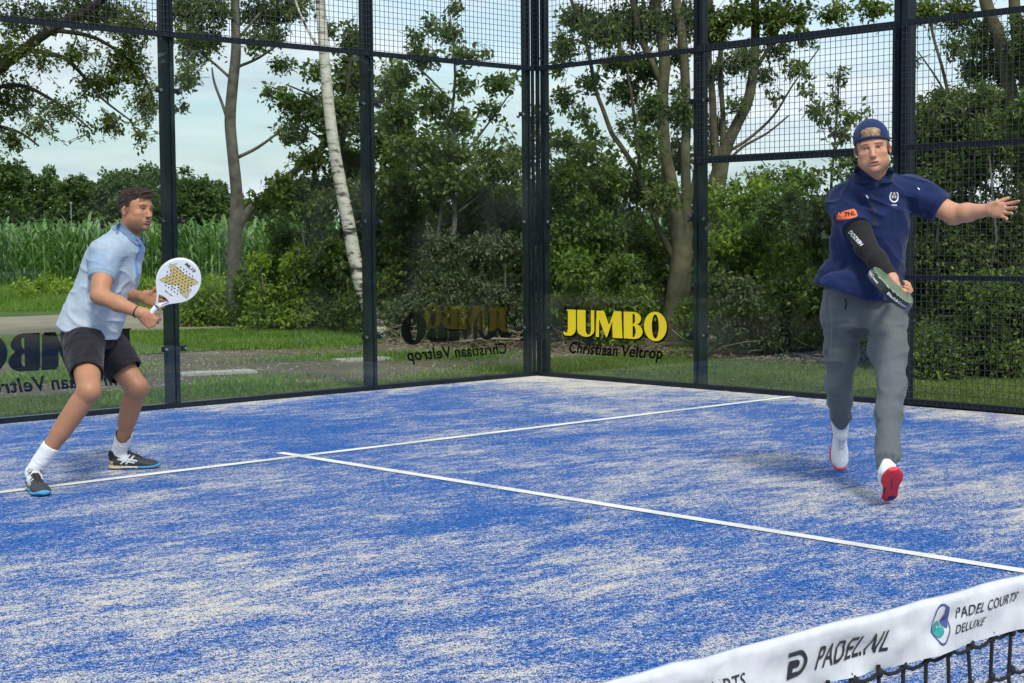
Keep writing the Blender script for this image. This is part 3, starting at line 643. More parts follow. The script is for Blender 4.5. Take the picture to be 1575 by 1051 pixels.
tree('maple_tree', 'dark leafy maple filling the gap behind the birch trunk', 'tree', 23.5,
     [[(528, 505, 6), (524, 400, 5), (530, 300, 4.5), (528, 200, 3.5), (540, 90, 2)], [(478, 500, 4), (470, 400, 3.2), (480, 300, 2.6), (486, 235, 1.6)]],
     [[(530, 260, 2.5), (495, 215, 2), (455, 190, 1.2)], [(528, 210, 2.5), (500, 160, 2), (440, 130, 1)]],
     [(543, 62, 24, 34, .9), (540, 120, 34, 45, 1.2), (522, 185, 46, 45, 1.3), (470, 165, 50, 26, 1.1), (430, 150, 30, 14, .8), (448, 205, 38, 18, .9), (415, 138, 18, 10, .7), (540, 250, 44, 42, 1.3), (480, 245, 36, 22, 1), (445, 290, 44, 26, 1.2), (405, 312, 26, 20, 1), (500, 300, 55, 34, 1.3), (560, 320, 40, 40, 1.3), (490, 105, 26, 18, .7), (600, 130, 26, 40, 1), (600, 210, 36, 50, 1.2), (505, 45, 14, 20, .7)],
     M['leaf_dark'], M['bark_dark'], .09, 1.45, TG)
tree('maple_tree', 'young maple with an open pointed top in the pane beside the corner, sky showing through', 'tree', 21.5,
     [[(700, 520, 5), (690, 420, 4.5), (700, 330, 4), (690, 230, 3), (700, 120, 2), (692, 20, 1)], [(668, 500, 3), (672, 380, 2.6), (686, 280, 2.2), (700, 200, 1.4)]],
     [[(695, 260, 2.2), (740, 205, 1.6), (780, 150, 1)], [(698, 160, 2), (650, 110, 1.5), (620, 90, 1)], [(693, 300, 2.2), (640, 250, 1.7), (600, 200, 1)], [(700, 330, 2.4), (750, 290, 1.6), (790, 240, 1)]],
     [(615, 118, 34, 24, 1), (650, 88, 34, 22, .9), (640, 62, 20, 16, .9), (662, 38, 14, 18, .9), (690, 50, 24, 22, 1), (700, 14, 14, 14, .8), (712, 84, 34, 16, .9), (745, 80, 12, 10, .7), (612, 175, 32, 36, 1.1), (668, 160, 36, 30, 1), (712, 130, 22, 22, .8), (765, 128, 34, 16, .8), (700, 185, 32, 22, .9), (640, 225, 45, 30, 1.2), (700, 232, 40, 22, 1), (752, 170, 28, 18, .6), (790, 118, 12, 9, .7), (680, 275, 60, 30, 1.2), (752, 235, 30, 12, .8), (772, 265, 36, 20, 1), (615, 285, 45, 36, 1.2), (740, 305, 62, 30, 1.3), (800, 300, 36, 34, 1.1), (790, 250, 20, 20, .7)],
     M['leaf_dark'], M['bark_grey'], .088, 1.3, TG)
tree('maple_tree', 'many stemmed maple with mossy forked trunk behind the yellow lettering', 'tree', 20.6,
     [[(1034, 528, 26), (1036, 500, 20), (1042, 450, 18), (1047, 405, 17), (1044, 360, 12), (1034, 290, 10), (1022, 225, 9.5), (1019, 150, 9), (1022, 88, 9), (1010, 20, 8), (1000, -60, 7)],
      [(1044, 520, 15), (1050, 440, 13), (1054, 390, 11), (1056, 320, 8), (1054, 240, 7.5), (1056, 176, 7), (1050, 63, 7.5), (1040, 0, 7), (1034, -60, 6)]],
     [[(1040, 400, 6), (1024, 375, 5.5), (1010, 345, 4.5), (998, 312, 4), (978, 262, 4), (955, 225, 4), (941, 205, 3.8), (928, 170, 3.4), (917, 140, 3), (907, 90, 3), (895, 40, 3), (877, -5, 2.6), (868, -60, 2)], [(985, 262, 3), (978, 200, 2.6), (970, 140, 2.4), (965, 115, 1.5)], [(1018, 130, 5), (1000, 90, 5.5), (985, 55, 5.5), (974, 0, 6), (970, -60, 5)], [(1058, 330, 3.5), (1070, 250, 3), (1066, 160, 2.5)]],
     [(868, 70, 24, 32, .9), (885, 25, 36, 24, 1), (925, 45, 40, 36, 1.2), (965, 40, 36, 38, 1.2), (1010, 35, 36, 36, 1.2), (1050, 30, 30, 34, 1.1), (1045, 85, 24, 22, .8), (960, 95, 45, 20, 1), (1000, 110, 36, 22, .9), (860, 105, 16, 12, .7), (905, 128, 30, 15, .8), (870, 150, 22, 18, .8), (960, 140, 38, 20, 1), (1000, 165, 30, 28, 1.1), (1045, 170, 26, 40, .9), (895, 178, 26, 14, .7), (868, 215, 24, 22, .9), (900, 235, 36, 20, 1), (960, 195, 20, 14, .6), (995, 220, 28, 30, 1.1), (1045, 240, 24, 36, 1), (930, 270, 40, 22, 1), (975, 285, 40, 24, 1.1), (870, 275, 40, 28, 1.2), (1020, 300, 34, 26, 1), (960, -30, 110, 26, 1)],
     M['leaf_dark'], M['bark_green'], .078, 1.45, TG)
tree('maple_tree', 'forked tree with thick trunk seen through the framed mesh, right of the dark post', 'tree', 21.5,
     [[(1082, 510, 20), (1086, 440, 18), (1094, 360, 17), (1098, 310, 16), (1106, 268, 13), (1116, 228, 10), (1134, 190, 8.5), (1152, 150, 8), (1161, 80, 7), (1161, 0, 6.5), (1158, -60, 5)]],
     [[(1104, 262, 9), (1098, 210, 6), (1096, 150, 5.5), (1090, 90, 5), (1092, 0, 5), (1090, -60, 4)], [(1112, 235, 6), (1112, 180, 4), (1108, 110, 4), (1112, 20, 3)], [(1160, 110, 4), (1185, 70, 3), (1205, 30, 2)], [(1116, 235, 3), (1150, 215, 2.4), (1190, 178, 2), (1220, 130, 1.4), (1260, 75, .9)], [(1110, 260, 2.6), (1140, 228, 2.2), (1180, 205, 1.8), (1213, 178, 1.2)]],
     [(1100, 40, 34, 34, 1), (1140, 20, 40, 24, 1), (1190, 30, 36, 30, 1.1), (1225, 20, 30, 22, 1), (1235, 55, 24, 16, .9), (1195, 75, 30, 16, .8), (1140, 90, 36, 26, .8), (1100, 110, 30, 24, .8), (1175, 115, 22, 16, .6), (1218, 104, 24, 12, .8), (1190, 148, 16, 10, .6), (1100, 190, 20, 26, .8), (1130, 160, 20, 16, .6), (1085, 230, 14, 30, .8), (1130, 285, 16, 14, .8), (1245, 112, 12, 10, .6), (1240, 140, 20, 8, .6), (1255, 168, 20, 14, .7), (1180, -30, 120, 26, 1), (1284, 18, 32, 18, .9), (1345, 10, 36, 18, 1)],
     M['leaf_dark'], M['bark_green'], .078, 1.3, TG)
tree('sapling', 'thin sapling with drooping dark leaves left of the capped head', 'sapling', 16.5,
     [[(1275, 560, 3), (1284, 420, 2.6), (1278, 300, 2.2), (1286, 200, 1.6), (1292, 100, .9)]],
     [[(1284, 215, 1.4), (1262, 175, 1), (1238, 162, .7)], [(1284, 260, 1.5), (1262, 262, 1), (1242, 268, .7)], [(1285, 230, 1.4), (1310, 190, 1), (1332, 180, .7)]],
     [(1292, 118, 14, 16, .8), (1284, 155, 20, 16, .8), (1262, 180, 22, 12, .8), (1308, 180, 20, 14, .8), (1288, 205, 24, 14, .9), (1300, 235, 22, 10, .8), (1258, 262, 22, 8, .8), (1290, 262, 20, 12, .8), (1330, 170, 10, 8, .7)],
     M['leaf_dark'], M['bark_dark'], .075, 1.0, TG, droop=.6)
tree('sapling', 'small bare looking sapling against the pale sky under the framed mesh', 'sapling', 19,
     [[(1178, 540, 2.2), (1180, 400, 2), (1176, 300, 1.5), (1190, 262, .8)]], [[(1176, 305, 1), (1152, 270, .7), (1144, 256, .5)], [(1178, 310, 1), (1200, 288, .7), (1226, 275, .5)]],
     [(1188, 268, 9, 12, .7), (1200, 285, 14, 8, .7), (1224, 276, 12, 5, .6), (1152, 268, 8, 7, .5), (1170, 300, 22, 12, .8)], M['leaf_mid'], M['bark_dark'], .07, 1, TG)
tree('tree', 'dark tree with two leaning trunks at the right edge behind the tall mesh', 'tree', 16.5,
     [[(1592, 585, 15), (1590, 420, 13), (1574, 250, 12), (1558, 165, 11), (1540, 70, 11), (1518, 10, 10), (1500, -80, 8)], [(1600, 560, 12), (1604, 300, 10), (1580, 150, 9), (1563, 40, 9), (1556, -80, 8)]],
     [[(1572, 250, 4), (1520, 215, 3.2), (1468, 165, 3), (1448, 100, 2.6), (1432, 40, 2.2), (1424, -40, 1.8)], [(1468, 168, 2), (1440, 120, 1.6), (1412, 80, 1)], [(1580, 330, 4), (1480, 260, 3), (1400, 150, 1.8)]],
     [(1425, 14, 34, 22, 1), (1475, 20, 36, 26, 1.1), (1510, 60, 34, 30, 1), (1470, 75, 24, 18, .7), (1500, 110, 34, 26, .9), (1550, 100, 34, 40, 1.1), (1480, 150, 24, 20, .7), (1530, 165, 40, 32, 1.1), (1580, 60, 34, 50, 1), (1455, 180, 36, 20, 1), (1415, 195, 22, 18, .9), (1500, 205, 50, 28, 1.2), (1560, 220, 40, 34, 1.2), (1425, 225, 36, 24, 1.1), (1402, 95, 12, 12, .7), (1600, 180, 40, 60, 1.1), (1500, -40, 110, 30, 1)],
     M['leaf_dark'], M['bark_green'], .055, 1.4, TG)
# shrubs -----------------------------------------------------------------
for a in [
    ('low light green bush at the foot of the slim grey trunk', 350, 505, 25.2, 55, 452, M['leaf_light'], .07, 1.4),
    ('leafy bush right of the slim grey trunk', 425, 505, 24.5, 55, 365, M['leaf_mid'], .08, 1.5),
    ('dark bush left of the birch foot, full to head height', 500, 515, 23.5, 55, 330, M['leaf_mid'], .08, 1.5),
    ('dark bush behind the leaning birch foot', 560, 520, 23.0, 50, 300, M['leaf_dark'], .08, 1.6),
    ('tall dark bush right of the second post', 625, 520, 22.4, 55, 300, M['leaf_dark'], .085, 1.7),
    ('dull grey green bramble thicket above the mirrored lettering', 690, 525, 21.0, 66, 395, M['leaf_grey'], .065, 1.7),
    ('tall dark bush in the middle of the pane beside the corner', 720, 520, 22.5, 60, 290, M['leaf_dark'], .085, 1.7),
    ('fresh green bush rising behind the bramble thicket', 700, 515, 24.5, 90, 330, M['leaf_light'], .09, 1.3),
    ('dense bramble thicket left of the corner posts', 775, 525, 20.6, 50, 395, M['leaf_grey'], .065, 1.7),
    ('tall dark bush directly behind the corner', 815, 520, 22.0, 60, 285, M['leaf_dark'], .08, 1.7),
    ('leafy bush just right of the corner', 885, 528, 20.6, 55, 290, M['leaf_mid'], .075, 1.6),
    ('low bush behind the first yellow letters', 925, 530, 19.6, 60, 420, M['leaf_mid'], .07, 1.5),
    ('dark bush left of the forked maple trunk', 965, 530, 21.2, 55, 300, M['leaf_dark'], .08, 1.7),
    ('dark bush behind the forked maple trunk', 1040, 530, 23.0, 60, 330, M['leaf_dark'], .08, 1.6),
    ('bush at the foot of the dark post right of the lettering', 1100, 540, 19.0, 40, 400, M['leaf_mid'], .07, 1.6),
    ('bright green bush right of the dark post, under the framed mesh', 1150, 542, 19.2, 50, 322, M['leaf_light'], .07, 1.5),
    ('grey green nettle clump in the lower glass pane', 1170, 548, 17.8, 60, 465, M['leaf_grey'], .06, 1.7),
    ('mid green bush left of the man in navy', 1215, 545, 18.6, 48, 318, M['leaf_mid'], .07, 1.6),
    ('dark bush behind the shoulder of the man in navy', 1270, 552, 17.6, 48, 310, M['leaf_dark'], .065, 1.7),
    ('dark bush hidden behind the legs of the man in navy', 1330, 560, 16.8, 55, 300, M['leaf_dark'], .065, 1.7),
    ('dark hedge bush right of the tall post', 1410, 570, 16.0, 48, 240, M['leaf_dark'], .055, 1.8),
    ('dark hedge bush under the outstretched hand', 1470, 578, 15.6, 50, 225, M['leaf_dark'], .055, 1.8),
    ('low fresh bush at the edge of the turf behind the tall mesh', 1505, 582, 14.9, 62, 468, M['leaf_mid'], .05, 1.6),
    ('dark hedge bush at the right edge', 1545, 586, 15.4, 50, 225, M['leaf_dark'], .055, 1.8),
    ('hedge bush beyond the right edge of the mesh', 1620, 590, 15.2, 50, 215, M['leaf_mid'], .055, 1.7)]:
    shrub(*a, cr=.34 if a[3] < 18 else .42)
for a in [
    ('tall loose leafy bush filling the gap right of the birch trunk', 610, 518, 23.5, 42, 215, M['leaf_mid'], .09, .8),
    ('tall loose bush behind the young maple', 690, 520, 24.2, 55, 235, M['leaf_mid'], .10, .75),
    ('tall loose bush left of the corner, sky between its leaves', 775, 522, 23.2, 42, 245, M['leaf_dark'], .10, .75),
    ('tall loose bush right of the corner, sky between its leaves', 872, 526, 22.6, 40, 225, M['leaf_mid'], .09, .8),
    ('tall loose bush left of the mossy maple trunk', 955, 528, 22.8, 50, 250, M['leaf_mid'], .09, .8),
    ('yellow green bush below the long leaning fork', 440, 505, 23.2, 45, 400, M['leaf_light'], .08, 1.1),
    ('yellow green spray of leaves behind the dark post right of the lettering', 1120, 530, 20.6, 36, 330, M['leaf_light'], .08, 1.0)]:
    shrub(*a, group='tall bushes behind the hedge', cr=.36, stems=6)
# fallen sticks and litter
def sticks():
    for lab, p, q, r in [('pale bare log lying at the foot of the bushes right of the post', (1080, 522, 18.6), (1150, 532, 18.0), .045), ('forked pale stick lying below the mirrored lettering', (690, 528, 20.4), (800, 522, 19.5), .02)]:
        a, b = at(*p), at(*q); m_ = MB(); mid = (a+b)/2+[0, 0, .03]; m_.tube([a, mid, b], [r, r*.9, r*.6], 7); m_.tube([mid, mid+rng.normal(0, .15, 3)+[0, 0, .15]], [r*.5, r*.2], 5)
        tag(m_.build('fallen_branch', M['twig'], None, True), lab, 'branch')
    n = 260; tw = MB()
    for i in range(n):
        px = rng.choice([rng.uniform(600, 900), rng.uniform(1050, 1500)], p=[.7, .3]); d = np.interp(px, [600, 900, 1050, 1250, 1500], [20.9, 19.6, 18.6, 17.3, 15]); c = at(px, 500, d+rng.normal(0, .5)); c[2] = rng.uniform(-.01, .22)**1
        a = rng.uniform(0, 6.28); l = rng.uniform(.06, .26); v = np.array([math.cos(a), math.sin(a), rng.normal(0, .35)])*l; tw.tube([c-v, c+v*.1+rng.normal(0, .03, 3), c+v], [.004, .0035, .002], 3, False)
    tag(tw.build('dead_twigs', M['twig']), 'tangle of dry dead twigs under the bushes', 'dead twigs', kind='stuff')
    n = 9000; px = rng.uniform(560, 1300, n); d = np.interp(px, [560, 700, 900, 1100, 1300], [21.5, 20.2, 19.2, 18.2, 17])+rng.normal(0, .45, n)
    P = np.array([at(a, 500, b) for a, b in zip(px, d)]); P[:, 2] = rng.uniform(-.005, .02, n)
    A = rng.normal(0, 1, (n, 3))*[1, 1, .15]; V, Q = leaves(P, A, np.array([0, 0, 1.])+rng.normal(0, .3, (n, 3)), rng.uniform(.03, .06, n), .6)
    tag(mesh_np('leaf_litter', V, [Q], M['litter']), 'brown leaf litter along the foot of the bushes', 'leaf litter', kind='stuff')
M['litter'] = leaf_mat('brown leaf litter', (.08, .055, .035), (.17, .12, .08), (.36, .29, .22), .1, .8)
sticks()
FL = ['', 'pale fallen leaf just right of the foot of the dark post beside the lettering', 'small fallen leaf in the middle of the lower glass pane', 'tiny fallen leaf touching the one in the middle of the lower glass pane', 'small fallen leaf low in the lower glass pane, nearest the base rail', 'small fallen leaf close to the left leg of the man in navy', 'pale fallen leaf near the base rail, between the post and the serving line end',
  'tiny fallen leaf at the foot of the corner post', 'white petal like leaf behind the tall mesh, right of the navy man\'s knee', 'small leaf nearest the grey trouser leg behind the tall mesh', 'small leaf farthest right on the turf behind the tall mesh', 'small yellow leaf on the soil left of the corner, below the mirrored words', 'small fallen leaf below the foot of the bushes right of the post', 'yellow leaf on the soil above the left concrete slab', 'yellow leaf on the soil left of the second post', 'tiny fallen leaf left of the dark post beside the lettering']
def fallen():
    cs = [(972, 582), (1128, 582), (1180, 592), (1197, 587), (1237, 594), (1268, 590), (1120, 600), (855, 560), (1445, 607), (1400, 606), (1512, 598), (800, 545), (1130, 550), (345, 563), (495, 562), (1070, 575)]
    for i, (x, y) in enumerate(cs):
        d = (FW+RT*(x-787.5)/FPX-UP*(y-525.5)/FPX); p = CAM+d*(-CAM[2]+.022)/d[2]; p[2] = .012
        a = rng.uniform(0, 6.28); V, Q = leaves(p[None], np.array([[math.cos(a), math.sin(a), .1]]), np.array([[0.1, .1, 1.]]), np.array([.085 if i == 0 else .05]), .7)
        o = mesh_np('fallen_leaf', V, [Q], M['dry_leaf']); tag(o, 'largest yellow fallen leaf, on the turf under the yellow lettering' if i == 0 else FL[i], 'leaf', 'leaves fallen on the turf')
fallen()
# a few specks on the court
for (x, y, lab) in [(399, 776, 'tiny reddish leaf on the blue court left of the centre line'), (902, 797, 'tiny pale leaf on the blue court just below the centre line')]:
    d = (FW+RT*(x-787.5)/FPX-UP*(y-525.5)/FPX); p = CAM+d*(-CAM[2]+.006)/d[2]; V, Q = leaves(p[None], np.array([[1, .2, .1]]), np.array([[0., .1, 1.]]), np.array([.045]), .6); tag(mesh_np('leaf_speck', V, [Q], M['litter']), lab, 'leaf')

# maize field --------------------------------------------------------------
def maize():
    P = []; rt = np.array([RT[0], RT[1], 0]); rt /= np.linalg.norm(rt); fw = np.array([FW[0], FW[1], 0]); fw /= np.linalg.norm(fw)
    V = []; Q = []; n0 = 0
    c0 = at(0, 367, 40.); c0[2] = 0
    for row in range(10):
        for k in range(int(27/.17)):
            if row > 5 and k % 2: continue
            b = c0+rt*(-3.5+k*.17+rng.normal(0, .04))+fw*(row*.7+rng.normal(0, .08)); H = rng.normal(1.62, .09)
            x = np.array([0, 0, 1.]); lean = rng.normal(0, .03, 2)
            st = b+np.array([lean[0], lean[1], 1])*H*.9; w = .018
            V.append([b-rt*w, b+rt*w, st+rt*w*.5, st-rt*w*.5]); Q.append([n0, n0+1, n0+2, n0+3]); n0 += 4
            nl = 11; a0 = rng.uniform(0, np.pi)
            for j in range(nl):
                t = (j+1.5)/(nl+1); a = a0+j*np.pi+rng.normal(0, .35); L = rng.uniform(.55, .85)*(1-.35*abs(t-.55)); d = np.array([math.cos(a), math.sin(a), 0]); s = np.array([-d[1], d[0], 0])
                o = b+(st-b)*t*1.02; ww = rng.uniform(.028, .042); up = rng.uniform(1.0, 1.7)*(.6+.7*t)
                cs = [(0, .5), (.25, 1.), (.5, .95), (.75, .6), (1, .04)]; pr = None
                for u, wf in cs:
                    p = o+d*L*u*.55+np.array([0, 0, L*(up*u*.95-1.15*u*u)]); tw_ = s*ww*wf+np.array([0, 0, ww*wf*.5*math.sin(a*3)]); V.append([p-tw_, p+tw_])
                    if pr is not None: Q.append([pr, pr+1, n0+1, n0])
                    pr = n0; n0 += 2
    V = np.concatenate([np.array(v) for v in V]); o = mesh_np('maize_field', V, [np.array(Q)], M['corn']); tag(o, 'tall green maize crop standing beyond the dirt track', 'maize field', kind='stuff')
maize()
# verge of tall weeds in front of the maize
def verge():
    n = 70000; rt = np.array([RT[0], RT[1], 0]); fw = np.array([FW[0], FW[1], 0]); c0 = at(0, 367, 31.); c0[2] = 0
    u = rng.uniform(-3.5, 14, n); v = rng.uniform(0, 8.6, n); P = c0+u[:, None]*rt+v[:, None]*fw; P[:, 2] = -.03
    h = .1+.30*(v/8.6)+.3*np.clip(np.sin(u*1.3+v)+np.sin(u*3.1)*.6, 0, 1)*(v/8.6); hh = h*rng.uniform(.4, 1.2, n)
    a = rng.uniform(0, 6.28, n); s = np.stack([np.cos(a), np.sin(a), 0*a], 1)*rng.uniform(.006, .016, n)[:, None]; t = P+np.stack([rng.normal(0, .3, n)*hh, rng.normal(0, .3, n)*hh, hh], 1)
    V = np.stack([P-s, P+s, t], 1).reshape(-1, 3); tag(mesh_np('verge_weeds', V, [np.arange(3*n).reshape(n, 3)], M['grass']), 'rough weeds and tall grass along the edge of the maize', 'weeds', kind='stuff')
    cl = []
    for i in range(70):
        uu = rng.uniform(-3, 9); vv = rng.uniform(3.5, 8.4); r = rng.uniform(.15, .4); c = c0+uu*rt+vv*fw; c[2] = r*.7; cl.append((c, (r, r, r*.9), rng.uniform(.6, 1.2)))
    V, Q, tw = foliage(cl, .1, 1.2, .1, 8, False, 0.); tag(mesh_np('verge_brush', V, [Q], M['leaf_light']), 'broad leaved weeds growing in clumps before the maize', 'weeds', kind='stuff')
verge()
# far tree line ---------------------------------------------------------------
def far_tree(px, depth, w, ytop, lab):
    m = depth/FPX; H = CAM[2]+(367-ytop)*m; c = at(px, 367, depth); c[2] = 0; W = w*m; cl = []
    for i in range(26):
        a = rng.uniform(0, 6.28); z = rng.uniform(.12, .93); rr = W*math.sqrt(max(.02, 1-((z-.48)/.56)**2))*rng.uniform(.3, .95); r = W*rng.uniform(.22, .4)
        cl.append((c+np.array([math.cos(a)*rr, math.sin(a)*rr, z*H-r*.3]), (r, r, r*.85), 1))
    cl.append((c+[0, 0, H*.5], (W*.8, W*.8, H*.42), 1.2))
    e = empty('oak_tree', tuple(map(float, c))); tag(e, lab, 'tree', 'far trees beyond the maize')
    V, Q, tw = foliage(cl, .36, 1.6, .1, 8, False, .3); mesh_np('crown', V, [Q], M['leaf_far'], e); t = MB(); t.tube([c, c+[0, 0, H*.6]], [.25, .12], 7); t.build('trunk', M['bark_dark'], e)
for i, (px, d, w, yt, lab) in enumerate([(-60, 122, 60, 225, 'far oak at the very left edge of the distant tree line'), (15, 118, 46, 236, 'far rounded oak above the maize at the left edge'), (68, 124, 44, 246, 'far oak second from the left in the distant tree line'), (118, 116, 44, 256, 'low far oak left of the head of the man in light blue'), (165, 122, 44, 244, 'far oak just left of the dark haired head'), (212, 116, 46, 238, 'tall far oak directly behind the dark haired head'), (262, 124, 42, 246, 'far oak right of the post behind the white racket'), (304, 116, 42, 254, 'far oak sloping down toward the slim grey trunk'), (338, 122, 34, 270, 'last low far oak left of the slim grey trunk'), (400, 130, 55, 300, 'small far oak half hidden behind the slim grey trunk'), (470, 130, 60, 296, 'far oak hidden behind the maple leaves left of the birch')]):
    far_tree(px, d, w, yt, lab)
cl = []
for i in range(90):
    px = 560+i*12.5; c = at(px, 367, 420+rng.uniform(-25, 25)); r = rng.uniform(3, 5); c[2] = r*.6+rng.uniform(0, 2.5); cl.append((c, (r*1.3, r, r), 1.2))
V, Q, tw = foliage(cl, 1.6, 1.4, .1, 8, False, .3)
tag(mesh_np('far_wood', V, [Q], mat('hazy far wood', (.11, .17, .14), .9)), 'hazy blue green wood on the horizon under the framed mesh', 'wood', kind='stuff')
m_ = MB(); p = at(110, 352, 60); m_.tube([p-[0, 0, 1.2], p+[0, 0, .95]], [.012, .01], 5); m_.disc(p+[0, 0, .95], (0, 0, 1), .05, 8, .05); tag(m_.build('marker_pole', M['bolt']), 'thin pale pole standing before the far trees at the left', 'pole')

# unseen trees added round the court to darken what the glass mirrors
for i, (x, y, H, W) in enumerate([(-23+rng.uniform(-1, 1), 3+3.6*k, rng.uniform(8, 9.5), 4.4) for k in range(9)]+[(1+3.8*k, -27+rng.uniform(-1, 1), rng.uniform(8, 9.5), 4.4) for k in range(10)]):
    c = np.array([x, y, 0.]); cl = [(c+[math.cos(a)*W*.5, math.sin(a)*W*.5, H*z], (W*.5, W*.5, H*.2), 1) for a, z in ((0, .3), (1.5, .5), (3, .35), (4.5, .55), (2, .75), (5.5, .78), (3.8, .2))]
    e = empty('added_reflected_tree', (float(x), float(y), 0)); tag(e, 'unseen dense tree added around the court to darken the glass reflections', 'tree', 'unseen trees added for the glass to mirror')
    cl.append((c+[0, 0, H*.42], (W*.6, W*.6, H*.42), 1.0)); V, Q, tw = foliage(cl, .5, .6, .1, 8, False, .3); mesh_np('crown', V, [Q], M['leaf_far'], e); t = MB(); t.tube([c, c+[0, 0, H*.7]], [.28, .12], 7); t.build('trunk', M['bark_dark'], e)
# ------------------------------------------------------------------ implicit surfaces -> continuous meshes
class Field:
    """sampled signed distance on a graded grid; smooth unions of limbs, ellipsoids and lofts; one continuous mesh out"""
    def __init__(s, lo, hi, coarse=.006, fine=.003, zones=((), (), ())):
        ax = []
        for k in range(3):
            t = [lo[k]]
            while t[-1] < hi[k]:
                f = any(a <= t[-1] < b for a, b in zones[k]); t.append(t[-1]+(fine if f else coarse))
            ax.append(np.array(t))
        s.ax = ax; s.D = np.full([len(a) for a in ax], .08, np.float32)
    def sl(s, lo, hi):
        r = []
        for k in range(3):
            a = np.searchsorted(s.ax[k], lo[k]); b = np.searchsorted(s.ax[k], hi[k]); r.append(slice(max(a-1, 0), min(b+1, len(s.ax[k]))))
        return tuple(r)
    def pts(s, r): return s.ax[0][r[0]][:, None, None], s.ax[1][r[1]][None, :, None], s.ax[2][r[2]][None, None, :]
    def mix(s, r, d, k, op):
        A = s.D[r]; d = d.astype(np.float32)
        if op == 'u':
            if k > 0: h = np.clip(.5+.5*(A-d)/k, 0, 1); s.D[r] = A*(1-h)+d*h-k*h*(1-h)
            else: s.D[r] = np.minimum(A, d)
        elif op == 's':
            d = -d
            if k > 0: h = np.clip(.5+.5*(d-A)/k, 0, 1); s.D[r] = A*(1-h)+d*h+k*h*(1-h)
            else: s.D[r] = np.maximum(A, d)
    def cone(s, a, b, r1, r2, k=.02, op='u', fl=None):
        """tapered limb a->b; fl=(direction, factor) flattens the section along direction"""
        a = np.array(a, float); b = np.array(b, float); m = max(r1, r2)*1.35+k+.02
        r = s.sl(np.minimum(a, b)-m, np.maximum(a, b)+m); X, Y, Z = s.pts(r)
        d = b-a; L2 = d@d; px, py, pz = X-a[0], Y-a[1], Z-a[2]
        t = np.clip((px*d[0]+py*d[1]+pz*d[2])/L2, 0, 1); qx, qy, qz = px-d[0]*t, py-d[1]*t, pz-d[2]*t
        if fl is not None:
            f = np.array(fl[0], float); f /= np.linalg.norm(f); w = qx*f[0]+qy*f[1]+qz*f[2]; g = (1/fl[1]-1); qx, qy, qz = qx+f[0]*w*g, qy+f[1]*w*g, qz+f[2]*w*g
        rr = r1+(r2-r1)*t; s.mix(r, np.sqrt(qx*qx+qy*qy+qz*qz)-rr, k, op); return s
    def chain(s, P, R, k=.02, fl=None):
        for i in range(len(P)-1): s.cone(P[i], P[i+1], R[i], R[i+1], k, fl=fl)
        return s
    def ell(s, c, rad, Mx=None, k=.02, op='u'):
        """ellipsoid, axes = rows of Mx"""
        c = np.array(c, float); rad = np.array(rad, float); Mx = np.eye(3) if Mx is None else np.array(Mx); m = rad.max()+k+.02
        r = s.sl(c-m, c+m); X, Y, Z = s.pts(r); X, Y, Z = X-c[0], Y-c[1], Z-c[2]
        k0 = 0; k1 = 0
        for i in range(3):
            u = X*Mx[i][0]+Y*Mx[i][1]+Z*Mx[i][2]; k0 = k0+(u/rad[i])**2; k1 = k1+(u/rad[i]**2)**2
        k0 = np.sqrt(k0); k1 = np.sqrt(k1)+1e-9; s.mix(r, k0*(k0-1)/k1, k, op); return s
    def loft(s, st, k=.02, op='u', cap=.02):
        """st: list of (centre, side_dir, r_side, r_front); axis follows the centres"""
        C = np.array([q[0] for q in st], float); Sd = np.array([q[1] for q in st], float); ra = np.array([q[2] for q in st]); rb = np.array([q[3] for q in st])
        m = max(ra.max(), rb.max())*1.1+k+.02; r = s.sl(C.min(0)-m, C.max(0)+m); X, Y, Z = s.pts(r)
        ax = C[-1]-C[0]; L = np.linalg.norm(ax); ax /= L; ts = (C-C[0])@ax
        t = (X-C[0][0])*ax[0]+(Y-C[0][1])*ax[1]+(Z-C[0][2])*ax[2]; tc = np.clip(t, ts[0], ts[-1])
        # smooth (Catmull) interpolation via a fine table
        n = len(ts); fine_t = np.linspace(ts[0], ts[-1], 120); tab = []
        for arr in [C[:, 0], C[:, 1], C[:, 2], Sd[:, 0], Sd[:, 1], Sd[:, 2], ra, rb]:
            mm = np.gradient(arr, ts) if n > 2 else np.full(n, (arr[-1]-arr[0])/(ts[-1]-ts[0])); i = np.clip(np.searchsorted(ts, fine_t)-1, 0, n-2); h = ts[i+1]-ts[i]; u = (fine_t-ts[i])/h
            tab.append((2*u**3-3*u**2+1)*arr[i]+(u**3-2*u**2+u)*h*mm[i]+(-2*u**3+3*u**2)*arr[i+1]+(u**3-u**2)*h*mm[i+1])
        f = lambda a: np.interp(tc, fine_t, a)
        cx, cy, cz = f(tab[0]), f(tab[1]), f(tab[2]); sx, sy, sz = f(tab[3]), f(tab[4]), f(tab[5]); A = f(tab[6]); B = f(tab[7])
        qx, qy, qz = X-cx, Y-cy, Z-cz; w = (qx*ax[0]+qy*ax[1]+qz*ax[2]); qx, qy, qz = qx-w*ax[0], qy-w*ax[1], qz-w*ax[2]
        dd = sx*ax[0]+sy*ax[1]+sz*ax[2]; sx, sy, sz = sx-dd*ax[0], sy-dd*ax[1], sz-dd*ax[2]; nn = np.sqrt(sx*sx+sy*sy+sz*sz); sx, sy, sz = sx/nn, sy/nn, sz/nn
        u = qx*sx+qy*sy+qz*sz; v2 = np.maximum(qx*qx+qy*qy+qz*qz-u*u, 0)
        k0 = np.sqrt((u/A)**2+v2/B**2); k1 = np.sqrt((u/A**2)**2+v2/B**4)+1e-9; d2 = k0*(k0-1)/k1
        de = np.abs(t-(ts[0]+ts[-1])/2)-(ts[-1]-ts[0])/2; c = cap
